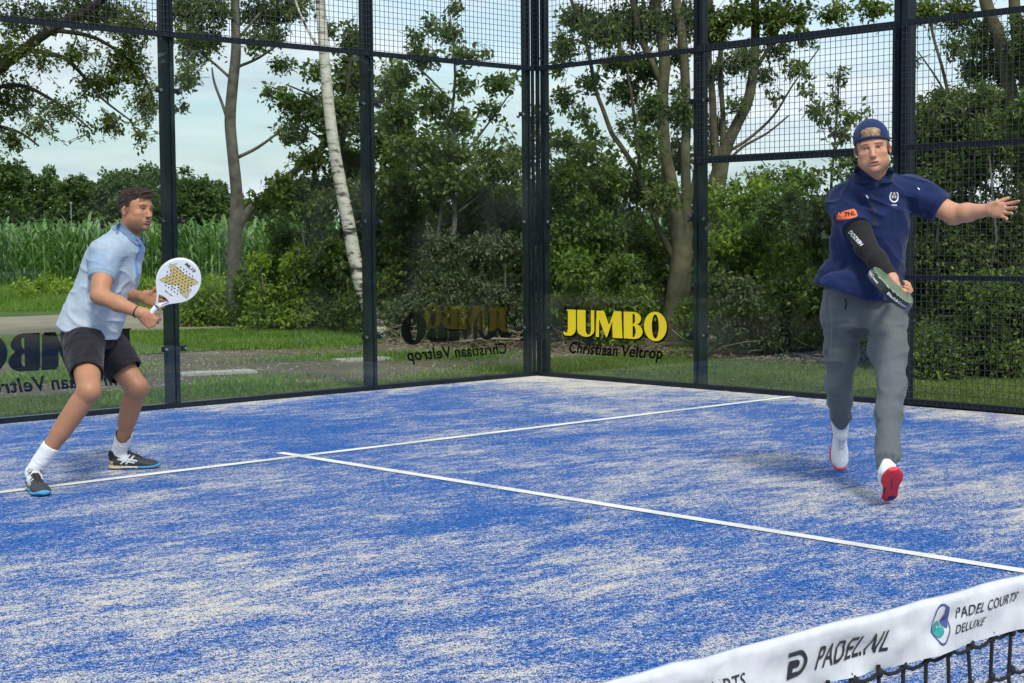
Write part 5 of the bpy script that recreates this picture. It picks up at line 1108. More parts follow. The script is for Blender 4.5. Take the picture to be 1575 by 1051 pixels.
# =========================================================== man in light blue
def man_blue():
    p = Person(140, 735, 'crouching dark haired man in light blue polo and dark shorts holding a white racket'); L = p.L; b = p.base
    hC = L(208.5, 322, 8.80); hf = unit([.86, -.50, -.06]); Hd = frame(hf, [.12, 0, 1])
    fwd = unit([.98, -.2, 0]); sd = np.array([fwd[1], -fwd[0], 0])  # sd: his right side (towards camera)
    lean = unit(L(178, 388, 8.85)-L(137, 503, 8.88))
    NB = L(194, 364, 8.84)
    shR, shL = L(163, 391, 8.68), L(199, 385, 9.02); elR, wrR = L(153, 455, 8.53), L(216, 482, 8.46); elL, wrL = L(176, 452, 9.05), L(221, 457, 8.72)
    hipR, hipL = L(128, 520, 8.78), L(153, 518, 9.02); knR, knL = L(137, 601, 8.42), L(211, 597, 8.97)
    toe = L(69, 764, 8.265); toe[2] = 0; fR = unit([.50, -.86, 0]); heR = toe-fR*.30; anR = heR+fR*.062+np.array([0, 0, .10])
    heL = L(167, 722, 9.26); heL[2] = 0; fL = unit([.985, .12, 0]); anL = heL+fL*.062+np.array([0, 0, .10])
    hx = unit([.66, 0, .75]); hy = unit([.75, 0, -.66]); hW = L(217, 481.5, 8.46)
    F = Field(np.minimum.reduce([hC, heR, heL, wrR, anL])-[.25, .25, .0]-[0, 0, .12], np.maximum.reduce([hC, anL, wrR, knL])+[.28, .25, .16], .0065, .0028, zones((hC, .135), (hW+np.array([.05, 0, 0]), .10)))
    # torso
    F.loft([(L(137, 522, 8.9), sd, .165, .12), (L(143, 490, 8.88), sd, .16, .12), (L(155, 450, 8.86), sd, .165, .125), (L(170, 410, 8.85), sd, .175, .125), (L(181, 384, 8.85), sd, .16, .09)], 0, cap=.05)
    F.chain([shR, elR], [.062, .046], .04); F.chain([elR, (elR*.55+wrR*.45), wrR], [.045, .042, .028], .02); F.chain([shL, elL], [.062, .046], .04); F.chain([elL, (elL*.55+wrL*.45), wrL], [.045, .042, .028], .02)
    F.cone(shR+(elR-shR)*.45-fwd*.0, elR-(elR-shR)*.2, .05, .045, .03)
    F.cone(L(183, 386, 8.85), NB, .10, .066, .05); F.cone(NB, hC+Hd[1]*-.015+Hd[2]*-.06, .062, .058, .03); F.cone(shR, NB, .045, .045, .04); F.cone(shL, NB, .045, .045, .04)
    head(F, hC, Hd, 1.0, 1.0, 1.02, .2, .001)
    for hp, kn, an, f2 in ((hipR, knR, anR, unit([.3, -.95, 0])), (hipL, knL, anL, unit([.9, -.3, 0]))):
        F.cone(hp, kn, .098, .060, .03); F.cone(kn, an, .055, .037, .025); F.cone(kn+(an-kn)*.16-f2*.012, kn+(an-kn)*.5-f2*.012, .052, .046, .03); F.ell(kn+f2*.018, (.038, .038, .045), None, .03)
        F.cone(an, an-[0, 0, .045]+f2*.04, .030, .022, .01)
    hand(F, hW, (hx, hy, np.array([0, -1, 0])), 1, [(3, 76, 92, 60), (0, 80, 92, 60), (-2, 82, 92, 60), (-4, 84, 92, 60), (10, 55, 45)])
    yL = unit([.93, -.30, -.22]); xL = unit(np.array([.22, 0, 1.])-yL*(np.array([.22, 0, 1.])@yL)); zL = np.cross(yL, xL)*-1
    if zL[1] < 0: zL = -zL
    hand(F, wrL, (xL, yL, zL), -1, [(4, 18, 30, 20), (0, 18, 26, 20), (-4, 16, 24, 20), (-10, 14, 24, 20), (48, 10, 10)])
    def col(V):
        c = skin_col((.45, .212, .115))(V); leg = (V[:, 2] < .62)[:, None]; c = np.where(leg, c*np.array([.93, .93, .95]), c)
        n = vnoise(V[:, 0]*260, V[:, 1]*260, V[:, 2]*120); c = np.where((V[:, 2] < .5)[:, None], c*(1-.12*np.clip(n, 0, 1)[:, None]), c)
        face_paint(V, c, hC, Hd, 1.0, 1.0, .001, beard=(.09, .058, .042), beard_amt=.72, brow=(.035, .02, .014), gaze=.002)
        q = head_local(V, hC, Hd, 1, 1); w = (np.abs(q[:, 0]) > .05)*(q[:, 2] > -.03)*(q[:, 1] < .035)*(np.linalg.norm(q, axis=1) < .13)*(np.abs(q[:, 0]) < .0815); fade = np.clip((q[:, 2]+.03)/.05, 0, 1)*w*np.clip((.04-q[:, 1])/.03, 0, 1)
        back = (q[:, 1] < -.05)*(q[:, 2] > -.075)*(np.linalg.norm(q, axis=1) < .14)*.8; fade = np.maximum(fade*.8, back)[:, None]; return c*(1-fade)+np.array([.05, .03, .022])*fade
    body, V, Q = p.add('body', F, M['skin'], col); bvb = bvh_of(V, Q)
    # polo shirt
    F = Field(L(80, 520, 8.9)-[.04, .42, .06], L(222, 350, 8.9)+[.06, .42, .06], .0042, .0042)
    st = [(L(134.5, 516, 8.88), sd, .205, .168), (L(138, 503, 8.88), sd, .205, .166), (L(150, 472, 8.87), sd, .200, .158), (L(167, 428, 8.86), sd, .205, .155), (L(176, 400, 8.855), sd, .200, .142), (L(183, 382, 8.85), sd, .165, .10)]
    F.loft(st, 0, cap=.012); F.cone(shR+[0, 0, -.005], NB+[-.01, 0, -.034], .076, .074, .06); F.cone(shL+[0, 0, -.005], NB+[-.01, 0, -.034], .076, .074, .06); F.cone(L(166, 392, 8.87), NB+[-.02, 0, -.04], .10, .078, .05)
    seR = L(155.5, 430, 8.60); aR = unit(seR-shR); F.cone(shR, shR+aR*.07, .081, .079, .04); SL = [(shR+aR*.05, fwd, .078, .076), (seR, fwd, .073, .070)]
    aL = unit(elL-shL); seL = shL+aL*.17; F.cone(shL, shL+aL*.06, .078, .074, .04); F.loft([(shL+aL*.04, fwd, .074, .072), (seL, fwd, .066, .064)], .02, cap=.008)
    F.disp(folds((lean+fwd*-.5, np.cross(lean, sd)), .0075, 8.), .03); F.disp(folds((fwd*.9-lean*.5, lean), .0058, 15., 3.), .03); F.loft(SL, .02, cap=.007)
    # crease under the arm, drop towards the hem
    def hemline(x, y, z):
        q = L(111, 505, 8.9); return .0
    F.cut(L(95, 512.5, 8.9), unit(np.array([-.12, 0, -1.])), 0); 
    F.cone(L(104, 516, 8.70), L(107, 502, 8.62), .012, .002, 0, 's')
    neckcut = unit(hC+Hd[2]*-.1-NB)
    F.loft([(NB-neckcut*.02, sd, .066, .068), (NB+neckcut*.09, sd, .078, .08)], 0, 's', cap=.004)
    ssC = np.array([.35, .43, .53])
    def scol(V):
        c = np.broadcast_to(ssC, (len(V), 3)).copy(); n = vnoise(V[:, 0]*300, V[:, 1]*300, V[:, 2]*420)+.6*vnoise(V[:, 0]*120, V[:, 1]*120, V[:, 2]*160); c *= (1+.09*n)[:, None]
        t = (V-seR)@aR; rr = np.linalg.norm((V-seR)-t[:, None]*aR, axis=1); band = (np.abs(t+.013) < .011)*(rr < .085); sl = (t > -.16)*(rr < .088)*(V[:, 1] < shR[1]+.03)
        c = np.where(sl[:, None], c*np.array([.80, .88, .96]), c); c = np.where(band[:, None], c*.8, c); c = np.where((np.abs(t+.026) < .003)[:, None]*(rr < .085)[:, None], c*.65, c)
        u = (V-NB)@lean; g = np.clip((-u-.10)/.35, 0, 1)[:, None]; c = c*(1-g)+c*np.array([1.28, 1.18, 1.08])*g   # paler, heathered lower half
        f_ = (V-st[3][0])@fwd; s2 = (V-st[3][0])@sd; pk = (np.abs(s2-.0) < .017)*(f_ > .05)*(u > -.18); c = np.where(pk[:, None], np.array([.10, .30, .72]), c); return c
    shirt, V, Q = p.add('polo_shirt', F, M['cloth'], scol); bvs = bvh_of(V, Q)
    G = Field(NB-[.13, .13, .08], NB+[.13, .13, .10], .0028, .0028)
    cn = unit(np.array([.58, .05, .82])); G.loft([(NB-cn*.010, sd, .090, .092), (NB+cn*.016, sd, .083, .086), (NB+cn*.040, sd, .074, .078)], 0, cap=.005); G.loft([(NB-cn*.03, sd, .082, .084), (NB+cn*.014, sd, .075, .078), (NB+cn*.06, sd, .067, .071)], 0, 's', cap=.002)
    fr = NB+fwd*.085; G.cone(fr+[0, 0, -.03], fr+[0, 0, .05], .010, .016, 0, 's'); G.disp(folds((sd, cn), .0015, 30.), .01)
    p.add('collar', G, M['cloth'], solid((.17, .27, .42)), parent=shirt)
    G = Field(fr-[.06, .06, .10], fr+[.06, .06, .03], .0028, .0028); G.cone(fr+sd*.035+[0, 0, -.012], fr+sd*.012+fwd*.012+[0, 0, -.045], .012, .009, .004, fl=(fwd, .5)); G.cone(fr-sd*.035+[0, 0, -.012], fr-sd*.014+fwd*.012+[0, 0, -.04], .012, .009, .004, fl=(fwd, .5))
    p.add('collar_tips', G, M['cloth'], solid((.17, .27, .42)), parent=shirt)
    flap(p, 'collar_band', [(179, 346), (184, 341), (190, 345), (199, 354), (209, 363), (216, 370), (214, 379), (209, 378), (200, 370), (189, 359), (179, 351)], (198, 360, 8.7), .00356, [bvs, bvb], mat('collar knit', (.15, .235, .37), .85), shirt)
    for k in range(2):
        o_ = MB(); c = fr+fwd*.022+[0, 0, -.05-.045*k]; o_.disc(c, tuple(fwd), .005, 10, .004); p.tubes('button', o_, M['ink'], shirt)
    # shorts
    F = Field(L(78, 600, 8.9)-[.02, .45, .02], L(226, 495, 8.9)+[.04, .42, .02], .0045, .0045)
    hmR, hmL = L(133.5, 577, 8.52), L(193.5, 574, 8.97); dR = unit(hmR-hipR); dL = unit(hmL-hipL)
    F.loft([(L(138, 530, 8.9), sd, .175, .13), (L(137, 515, 8.9), sd, .185, .145), (L(140, 498, 8.88), sd, .175, .13)], 0, cap=.02)
    F.loft([(hipR-dR*.03, sd, .11, .118), (hipR+dR*.10, sd, .108, .112), (hmR, sd, .092, .086)], .045, cap=.006); F.loft([(hipL-dL*.03, sd, .11, .118), (hipL+dL*.10, sd, .108, .114), (hmL, sd, .098, .104)], .045, cap=.006)
    F.disp(folds((dR+dL, fwd), .006, 10., 8.), .03); F.disp(folds((fwd, dR), .003, 26., 4.), .03)
    F.loft([(hmR-dR*.025, sd, .084, .078), (hmR+dR*.05, sd, .086, .080)], 0, 's', cap=.002); F.loft([(hmL-dL*.03, sd, .090, .096), (hmL+dL*.05, sd, .092, .098)], 0, 's', cap=.002); F.cut(hmR+dR*.0, dR, 0, hmR-.13, hmR+[.105, .13, .1]); F.cut(hmL, dL, 0, hmL-[.10, .16, .1], hmL+.16)
    sh, V, Q = p.add('shorts', F, M['cloth'], solid((.016, .014, .019))); bvp = bvh_of(V, Q)
    decal(p, 'waist_logo', scaled(text_mesh('oxxxxx', .02), .045, .010), L(133, 567, 8.4), (1, .1, -.02), (0, 0, 1), bvp, M['white_print'], sh)
    # socks
    for an, kn, f2, t0, t1 in ((anR, knR, fR, .0, .175), (anL, knL, fL, .0, .165)):
        d = unit(kn-an); G = Field(an-[.1, .1, .1], an+d*.2+[.1, .1, .05], .0035, .0035)
        G.chain([an-[0, 0, .04]+f2*.03, an, an+d*.08, an+d*.15], [.040, .0415, .041, .045], .01); G.loft([(an+d*.02, f2, .0405, .041), (an+d*t1, f2, .049, .047)], .01, cap=.005); G.disp(folds((np.cross(d, f2), d), .0016, 40.), .02)
        def sc(V, an=an, d=d, t1=t1): t = (V-an)@d; c = np.full((len(V), 3), .78); c *= (1-.05*(np.sin(t*900) > .3)*(t > t1-.05))[:, None]; return c
        so, V, Q = p.add('sock', G, M['cloth'], sc)
        if an is anR:
            sw = fill_loops([[(0, .45), (.12, .15), (.3, .1), (1, .75), (.35, .42), (.2, .42), (.1, .6)]]); decal(p, 'sock_mark', scaled(sw, .022, .012), L(70, 695, 8.3), (1, 0, .1), (0, 0, 1), bvh_of(V, Q), M['elastic'], so)
    # shoes
    def up(q):
        x, y, z = q[:, 0], q[:, 1], q[:, 2]; n = vnoise(x*350, y*350, z*350); c = np.tile(np.array([.035, .036, .04]), (len(q), 1))*(1+.35*n)[:, None]
        c = np.where(((y < .11) & (z > .06))[:, None], (.008, .008, .01), c)
        for (ya, za, yb, zb) in ((.075, .035, .125, .085), (.105, .035, .15, .078), (.06, .062, .15, .040), (.075, .072, .165, .05)):
            t = np.clip(((y-ya)*(yb-ya)+(z-za)*(zb-za))/((yb-ya)**2+(zb-za)**2), 0, 1); d = np.hypot(y-ya-(yb-ya)*t, z-za-(zb-za)*t); c = np.where(((d < .0042) & (np.abs(x) > .018))[:, None], (.72, .72, .72), c)
        c = np.where(((y < .03) & (z < .05))[:, None], (.5, .36, .2), c); return c
    def so_(q):
        y, z = q[:, 1], q[:, 2]; c = np.tile(np.array([.05, .27, .50]), (len(q), 1)); c = np.where((y < .17+0*z)[:, None], (.62, .6, .56), c); c = np.where(((y < .10) & (z > .016))[:, None], (.5, .36, .2), c); c = np.where(((y < .16) & (z < .008))[:, None], (.02, .02, .02), c); return c
    def so2(q): c = so_(q); y = q[:, 1]; return np.where((y > .06)[:, None], (.06, .33, .56), c)
    o, V, Q, P = shoe(p, heR, fR, [0, 0, 1], (up, so2, M['elastic'])); o['label'] = 'black shoe pointing at the camera, right foot'
    decal(p, 'tongue_logo', scaled(text_mesh('asics', .02, .2), .03, .013), P(.015, .082, .12), -np.cross(fR, [0, 0, 1])*-1, unit([0, 0, 1]), bvh_of(V, Q), M['white_print'], o)
    o, V, Q, P = shoe(p, heL, fL, [0, 0, 1], (up, so_, M['elastic'])); o['label'] = 'black shoe in side view with white stripes'
    # hair: swept back, short sides
    G = Field(hC-.16, hC+.17, .0026, .0026); PH = lambda x, y, z: hC+Hd[0]*x+Hd[1]*y+Hd[2]*z
    G.ell(PH(0, -.016, .030), (.0795, .0985, .087), Hd, .01); G.ell(PH(.0, .040, .074), (.058, .05, .036), Hd, .02); G.ell(PH(.004, .078, .084), (.047, .032, .022), Hd, .018); G.ell(PH(0, .02, .088), (.05, .055, .028), Hd, .02)
    G.cut(PH(0, .050, .048), Hd[1]*.74-Hd[2]*.67, 0); G.cut(PH(0, .0, .008), -Hd[2]+Hd[1]*.22, 0)
    def strands(x, y, z):
        q = np.stack([x-hC[0], y-hC[1], z-hC[2]], -1); a = q@Hd[0]; bb = q@Hd[1]; c = q@Hd[2]; return .003*(1-2*np.abs(vnoise(a*75+bb*8, bb*9, c*60-bb*22)))+.002*vnoise(a*190, bb*22, c*150)
    G.disp(strands, .02)
    hcol = lambda V: np.array([.040, .021, .014])*(1+.5*vnoise(V[:, 0]*60, V[:, 1]*60, V[:, 2]*90))[:, None]
    ho, V, Q = p.add('hair', G, M['hair'], hcol); hb = bvh_of(V, Q)
    sm = MB(); nv = len(V); nrm = np.zeros((nv, 3)); fnn = np.cross(V[Q[:, 1]]-V[Q[:, 0]], V[Q[:, 2]]-V[Q[:, 0]])
    for i in range(4): np.add.at(nrm, Q[:, i], fnn)
    nrm /= np.linalg.norm(nrm, axis=1)[:, None]+1e-12
    for i in rng.integers(0, nv, 2600):
        q = head_local(V[i:i+1], hC, Hd, 1, 1)[0]; n_ = nrm[i]
        if n_@unit(V[i]-hC) < .2: continue
        if q[1] > .045 and q[2] > .045 and rng.random() < .35: fl = Hd[1]*.5-Hd[2]*.8+Hd[0]*.35; ln = rng.uniform(.02, .04); lift = .008
        else: fl = -Hd[1]*.9-Hd[2]*.30*(q[2] < .075)-Hd[2]*.12+Hd[0]*rng.normal(0, .05); ln = rng.uniform(.03, .055); lift = .003+.004*(q[2] > .08)*rng.random()
        pts = [V[i]-n_*.001]; q_ = V[i].copy(); dr = unit(fl-n_*(fl@n_))
        for kx in range(4):
            q_ = q_+dr*ln*.27; h_ = hb.find_nearest(Vector(q_)); nn_ = unit(q_-hC); q_ = np.array(h_[0]); dr = unit(dr-nn_*(dr@nn_)*.7+np.array([0, 0, -.04])); pts.append(q_+nn_*(.0012+lift*.25*(kx < 3)))
        sm.tube(pts, [.0013, .0014, .0013, .001, .0004], 3, False)
    for i in range(60):
        x = rng.uniform(-.03, .055); s0 = PH(x, .082+.012*rng.random()-abs(x)*.3, .088-abs(x)*.25)
        sm.tube([s0, s0+Hd[1]*.010+Hd[2]*.003, s0+Hd[1]*.014-Hd[2]*.010+Hd[0]*.008, s0+Hd[1]*.008-Hd[2]*rng.uniform(.014, .028)+Hd[0]*rng.uniform(.008, .022)], [.0015, .0017, .0014, .0005], 3, False)
    o = p.tubes('hair_strands', sm, mat('dark brown hair strand', (.046, .025, .016), .4), ho)
    # wrist band
    wm = MB(); d = unit(wrR-elR); c = wrR-d*.022; u = unit(np.cross(d, [0, 1, 0])); w = np.cross(d, u); ring = [c+(u*math.cos(t)+w*math.sin(t))*.0315 for t in np.linspace(0, 2*np.pi, 25)]; wm.tube(ring, .0038, 6); p.tubes('bracelet', wm, M['elastic'])
    return p
PB = man_blue()
def white_racket():
    C = at(274.5, 431.5, 8.44); A = unit(RH*.66+np.array([0, 0, .75])-FH*.06); Nn = unit(-FH+RH*.46+np.array([0, 0, .05])); Nn = unit(Nn-A*(A@Nn)); W = np.cross(A, Nn)
    white = mat('glossy white racket', (.78, .78, .79), .3, 0, .5, coat=.3); red = mat('dark red racket edge', (.35, .02, .04), .4)
    e, fr, pr, put, T = racket(None, C, A, W, Nn, dict(face=white, edge=white, back=red, grip=M['white_print']), 'padel_racket', 'round white padel racket with gold star print held by the man in light blue', .89)
    hm = mat('racket hole', (.02, .018, .015), .8); gold = M['gold_print']
    # gold four pointed star, its arms standing on the diagonals of the picture
    def arm(ang, l, w): c, s_ = math.cos(R_(ang)), math.sin(R_(ang)); return [(p_*c-q*s_, p_*s_+q*c) for p_, q in ((0.0, -w*.55), (l*.35, -w*.5), (l*.82, -w*.34), (l, .0), (l*.72, w*.38), (.3*l, w*.55), (.0, w*.4))]
    arms = ((30, .098, .052), (163, .125, .058), (217, .132, .056), (323, .118, .058)); poly = []
    for i_, (a_, l, w) in enumerate(arms):
        c, s_ = math.cos(R_(a_)), math.sin(R_(a_)); poly += [(x*c-y*s_, x*s_+y*c) for x, y in ((l*.42, -w*.5), (l*.72, -w*.36), (l, 0), (l*.72, w*.36), (l*.42, w*.5))]
        nx = arms[(i_+1) % 4][0]+(360 if i_ == 3 else 0); md = R_((a_+nx)/2); rr = .042 if nx-a_ < 80 else .034; poly.append((rr*math.cos(md), rr*math.sin(md)))
    poly = [(x+.012, y+.018) for x, y in poly]; v, f = mesh_arrays(fill_loops([poly])); put('gold_star', np.c_[v[:, :2], np.full(len(v), .0199)], f, gold, fr)
    m_ = MB(); m_.tube(np.array([(x, y, .0199) for x, y in poly+poly[:1]]), .0008, 4); put('gold_outline', np.concatenate(m_.V), [tuple(t) for t in np.concatenate(m_.Q)], hm, fr)
    hb = MB()
    for i in range(-5, 6):
        for j in range(-5, 6):
            x, y = (i+.5*(j % 2))*.0215, j*.0178
            if (x/.088)**2+(y/.086)**2 < 1: hb.disc((x, y+.006, .0206), (0, 0, 1), .0042, 10)
    put('holes', np.concatenate(hb.V), [tuple(t) for t in np.concatenate(hb.T)], hm, fr)['kind'] = 'stuff'
    pr('lettering', text_mesh('ML10', .03, .1, 0, 1.2), -.036, .104, .074, .026, M['ink'], -4); pr('lettering', text_mesh('PRO CUP', .01, .1, 0, 1.2), -.028, -.098, .055, .013, M['ink'], 0)
    grey = mat('pale grey print', (.5, .5, .54), .4)
    for (x, y, r, w, h) in ((-.098, .03, 60, .03, .012), (-.09, .055, 50, .035, .008), (.085, -.03, 60, .035, .014), (.07, -.06, 40, .03, .01), (-.01, -.06, 20, .02, .016), (.045, .055, 30, .02, .014)):
        pr('grey_print', fill_loops([[(0, 0), (1, .2), (.8, 1), (.1, .8)]]), x, y, w, h, grey, r)
    for q in (-1, 1):
        m_ = MB(); m_.tube([(q*.036, -.136, .0196), (q*.012, -.176, .0196)], .002, 4); put('red_trim', np.concatenate(m_.V), [tuple(t) for t in np.concatenate(m_.Q)], red, fr)
white_racket()

# =========================================================== man in navy
def man_navy():
    p = Person(1330, 750, 'man in navy polo, grey trousers and backward navy cap, swinging a black racket'); L = p.L
    hC = L(1341.5, 227.5, 8.10); hf = unit([-.21, -.97, -.10]); Hd = frame(hf, [-.12, 0, 1]); S = 1.05; WD = 1.04
    fwd = unit([-.03, -1., 0]); sd = np.array([fwd[1], -fwd[0], 0])   # his right = image left
    NB = L(1341, 271, 8.20); shR, shL = L(1301, 306, 8.32), L(1401, 293, 8.30); elR, wrR = L(1332, 380, 8.13), L(1373, 429, 7.99); elL, wrL = L(1467, 330, 8.20), L(1522, 323, 8.03)
    hipR, hipL = L(1298, 488, 8.45), L(1361, 490, 8.40); knR, knL = L(1290, 592, 8.55), L(1371, 588, 8.13)
    anR = L(1293, 652, 9.0); toeR = L(1292, 724, 8.955); toeR[2] = .0; fR = unit(toeR-anR+np.array([0, -.035, -.0])); fR = unit([.01, -.22, -.97]); upR = unit([0, -.97, .22]); heR = toeR-fR*.295-upR*.01+np.array([0, 0, .012])
    heL = L(1368, 774, 7.88); heL[2] = .006; fL = unit([-.11, -.78, .60]); upL = unit([-.06, .60, .79]); anL = heL+fL*.062+upL*.10
    anR = heR+fR*.062+upR*.10
    # hand frames
    hx = unit([-.35, -.88, -.30]); w_ = unit([.52, .25, -.72]); hy = unit(w_-hx*(hx@w_)); hz = -np.cross(hx, hy)
    F = Field(np.array([min(L(1250, 400, 8.3)[0], -.3), -.95, -.02]), np.array([L(1572, 300, 8.)[0]+.03, .5, hC[2]+.17]), .0065, .003, zones((hC, .14), (wrL+np.array([.08, -.03, .02]), .11)))
    F.loft([(L(1327, 492, 8.42), sd, .185, .14), (L(1328, 450, 8.41), sd, .165, .125), (L(1334, 400, 8.37), sd, .16, .125), (L(1340, 345, 8.31), sd, .165, .12), (L(1345, 305, 8.27), sd, .18, .10)], 0, cap=.05)
    F.chain([shR, elR], [.060, .048], .04); F.chain([elR, elR*.6+wrR*.4, wrR], [.05, .046, .030], .02); F.chain([shL, elL], [.062, .052], .04); F.chain([elL, elL*.62+wrL*.38, wrL], [.053, .047, .030], .02)
    F.cone(L(1343, 300, 8.27), NB, .09, .074, .04); F.cone(NB, hC-Hd[2]*.07-Hd[1]*.015, .075, .072, .03); F.cone(shR, NB-[0, 0, .02], .04, .04, .03); F.cone(shL, NB-[0, 0, .02], .04, .04, .03)
    head(F, hC, Hd, S, WD, 1.02, .35, .0030); F.cone(hC-Hd[2]*.112+Hd[1]*.03, hC-Hd[2]*.125-Hd[1]*.01, .026, .04, .03)
    for hp, kn, an, f2 in ((hipR, knR, anR, fR), (hipL, knL, anL, fL)): F.cone(hp, kn, .085, .048, .03); F.cone(kn, an, .046, .034, .02); F.cone(an, an+f2*.05, .030, .022, .01)
    hand(F, wrR, (hx, hy, hz), 1, [(2, 74, 92, 60), (0, 78, 92, 60), (-2, 80, 92, 60), (-4, 82, 92, 60), (10, 55, 45)], 1.0)
    yL = unit([.62, -.78, -.03]); xL = unit(np.array([.12, 0, 1.])-yL*(np.array([.12, 0, 1.])@yL)); zL = np.cross(xL, yL); zL = zL if zL[1] > 0 else -zL
    hand(F, wrL, (xL, yL, zL), -1, [(10, -8, 20, 14), (2, 2, 28, 20), (-5, 8, 30, 22), (-14, 12, 30, 22), (30, -25, 5)], .98)
    ew = wrR-unit(wrR-elR)*.012; aw = unit(wrR-elR)
    def col(V):
        c = skin_col((.60, .295, .185))(V)
        face_paint(V, c, hC, Hd, S, WD, .0030, beard=(.30, .19, .13), beard_amt=.32, brow=(.075, .04, .022), lip=(.46, .17, .13), gaze=.002, red=.32)
        q = head_local(V, hC, Hd, S, WD); w = ((np.abs(q[:, 0]) > .052)*(np.abs(q[:, 0]) < .0815)*(q[:, 2] > -.015)*(q[:, 2] < .06)*(q[:, 1] < .045)*(q[:, 1] > -.01))[:, None]; return np.where(w, np.array([.13, .075, .045]), c)
    body, V, Q = p.add('body', F, M['skin'], col); bvb = bvh_of(V, Q)
    # compression sleeve
    G = Field(np.minimum(shR, wrR)-[.12, .12, .1], np.maximum(shR, wrR)+[.12, .12, .1], .0035, .0035)
    mR = shR+(elR-shR)*.12; aU = unit(elR-shR); G.chain([mR, shR*.4+elR*.6, elR], [.074, .066, .0565], .02); G.chain([elR, elR*.6+wrR*.4, ew], [.0555, .052, .0355], .02); G.cut(ew, aw, 0, ew-.08, ew+.08)
    G.disp(folds((fwd, aU), .0016, 40.), .02); slv, V, Q = p.add('arm_sleeve', G, M['cloth'], solid((.018, .017, .017))); bva = bvh_of(V, Q)
    tx = unit(elR-shR+np.array([0.02, 0, 0])); s0 = L(1311, 349, 8.0); s1 = L(1329, 377, 8.0); tx = unit(s1-s0); decal(p, 'sleeve_lettering', scaled(text_mesh('HERZOG', .035, .0, 0, 1., 1.0), .088, .024), s1+unit([.84, 0, .54])*.013, -tx, unit(np.cross(tx, [0, -1, 0])), bva, M['white_print'], slv)
    # polo
    F = Field(L(1248, 470, 8.3)-[.02, .30, .05], L(1462, 265, 8.3)+[.02, .32, .02], .0042, .0042)
    st = [(L(1321, 482, 8.40), sd, .226, .182), (L(1324, 445, 8.40), sd, .222, .180), (L(1331, 405, 8.38), sd, .200, .162), (L(1337, 365, 8.34), sd, .192, .152), (L(1342, 330, 8.30), sd, .192, .142), (L(1345, 303, 8.27), sd, .175, .115)]
    F.loft(st, 0, cap=.012); F.cone(shR+[0, 0, -.01], NB+[0, 0, -.045], .082, .085, .06); F.cone(shL+[0, 0, -.01], NB+[0, 0, -.045], .082, .085, .06)
    F.ell(L(1318, 440, 8.22), (.19, .06, .09), None, .06)
    F.cone(L(1272, 420, 8.38), L(1262, 436, 8.40), .05, .035, .05)
    seR = L(1317, 351, 8.19); aR = unit(seR-shR); F.cone(shR+[0, 0, -.004], shR+aR*.09, .084, .082, .05); SR = [(shR+aR*.06, fwd, .080, .078), (seR, fwd, .080, .074)]
    seL = L(1446, 322, 8.235); aL = unit(seL-shL); F.cone(shL+[0, 0, -.004], shL+aL*.08, .084, .080, .05); F.chain([shL+aL*.05, seL+aL*.04], [.080, .074], .03)
    F.disp(folds((unit([.5, 0, -.8]), unit([.8, 0, .5])), .0105, 8.5, 2.), .03); F.disp(folds((unit([1, 0, -.35]), unit([.3, 0, 1])), .0060, 17., 6.), .03); F.loft(SR, .025, cap=.006); F.cone(L(1346, 268, 8.06), L(1353, 281, 8.08), .024, .006, .004, 's')
    F.cut(seL+aL*.004, aL, 0, seL+[-.07, -.16, -.16], seL+.17); F.cut(L(1330, 465.5, 8.22), unit([.07, -.25, -1.]), 0); F.cut(L(1262, 438, 8.3), unit([-.38, 0, -1.]), 0)
    nd = unit([-.02, -.30, 1]); F.loft([(NB+nd*.005, sd, .074, .078), (NB+nd*.1, sd, .085, .09)], 0, 's', cap=.004)
    navy = np.array([.010, .021, .083])
    def ncol(V):
        c = np.broadcast_to(navy, (len(V), 3)).copy(); c *= (1+.1*vnoise(V[:, 0]*200, V[:, 1]*200, V[:, 2]*200))[:, None]
        for se, a in ((seR, aR), (seL, aL)):
            t = (V-se)@a; rr = np.linalg.norm((V-se)-t[:, None]*a, axis=1); c = np.where(((np.abs(t+.024) < .0022)*(rr < .085))[:, None], c*.5, c)
        return c
    shirt, V, Q = p.add('polo_shirt', F, M['cloth'], ncol); bvs = bvh_of(V, Q)
    G = Field(NB-[.15, .15, .09], NB+[.15, .15, .11], .003, .003)
    cb = NB+[0, 0, .0]; G.loft([(cb-nd*.03-fwd*-.010, sd, .112, .116), (cb+nd*.006, sd, .100, .102), (cb+nd*.034, sd, .088, .090)], 0, cap=.006); G.loft([(cb-nd*.04, sd, .104, .108), (cb+nd*.004, sd, .092, .094), (cb+nd*.06, sd, .080, .082)], 0, 's', cap=.002)
    fr = cb+fwd*.10; G.cone(fr+[0.01, 0, -.06], fr+[0.01, 0, .05], .006, .05, 0, 's'); p.add('collar', G, M['cloth'], solid(navy*.75), parent=shirt)
    ck = mat('navy collar knit', tuple(navy*.8), .85)
    flap(p, 'collar_flap', [(1312, 262), (1317, 254), (1324, 258), (1333, 267), (1343, 274), (1353, 279), (1347, 288), (1336, 291), (1324, 279)], (1334, 272, 8.1), .0033, [bvs, bvb], ck, shirt)
    flap(p, 'collar_flap', [(1353, 279), (1359, 272), (1364, 262), (1368, 255), (1374, 262), (1373, 276), (1365, 287), (1358, 285)], (1363, 272, 8.1), .0033, [bvs, bvb], ck, shirt)
    up = np.array([0, 0, 1.]); ex = np.array([1., 0, 0]); scr = lambda px, py: L(px, py, 8.05)
    pl = fill_loops([[(0, 0), (.032, 0), (.028, .17), (-.004, .17)]]); decal(p, 'placket', pl, scr(1350, 349), ex, unit([-.1, 0, 1]), bvs, mat('navy placket', tuple(navy*.62), .8), shirt, .0012)
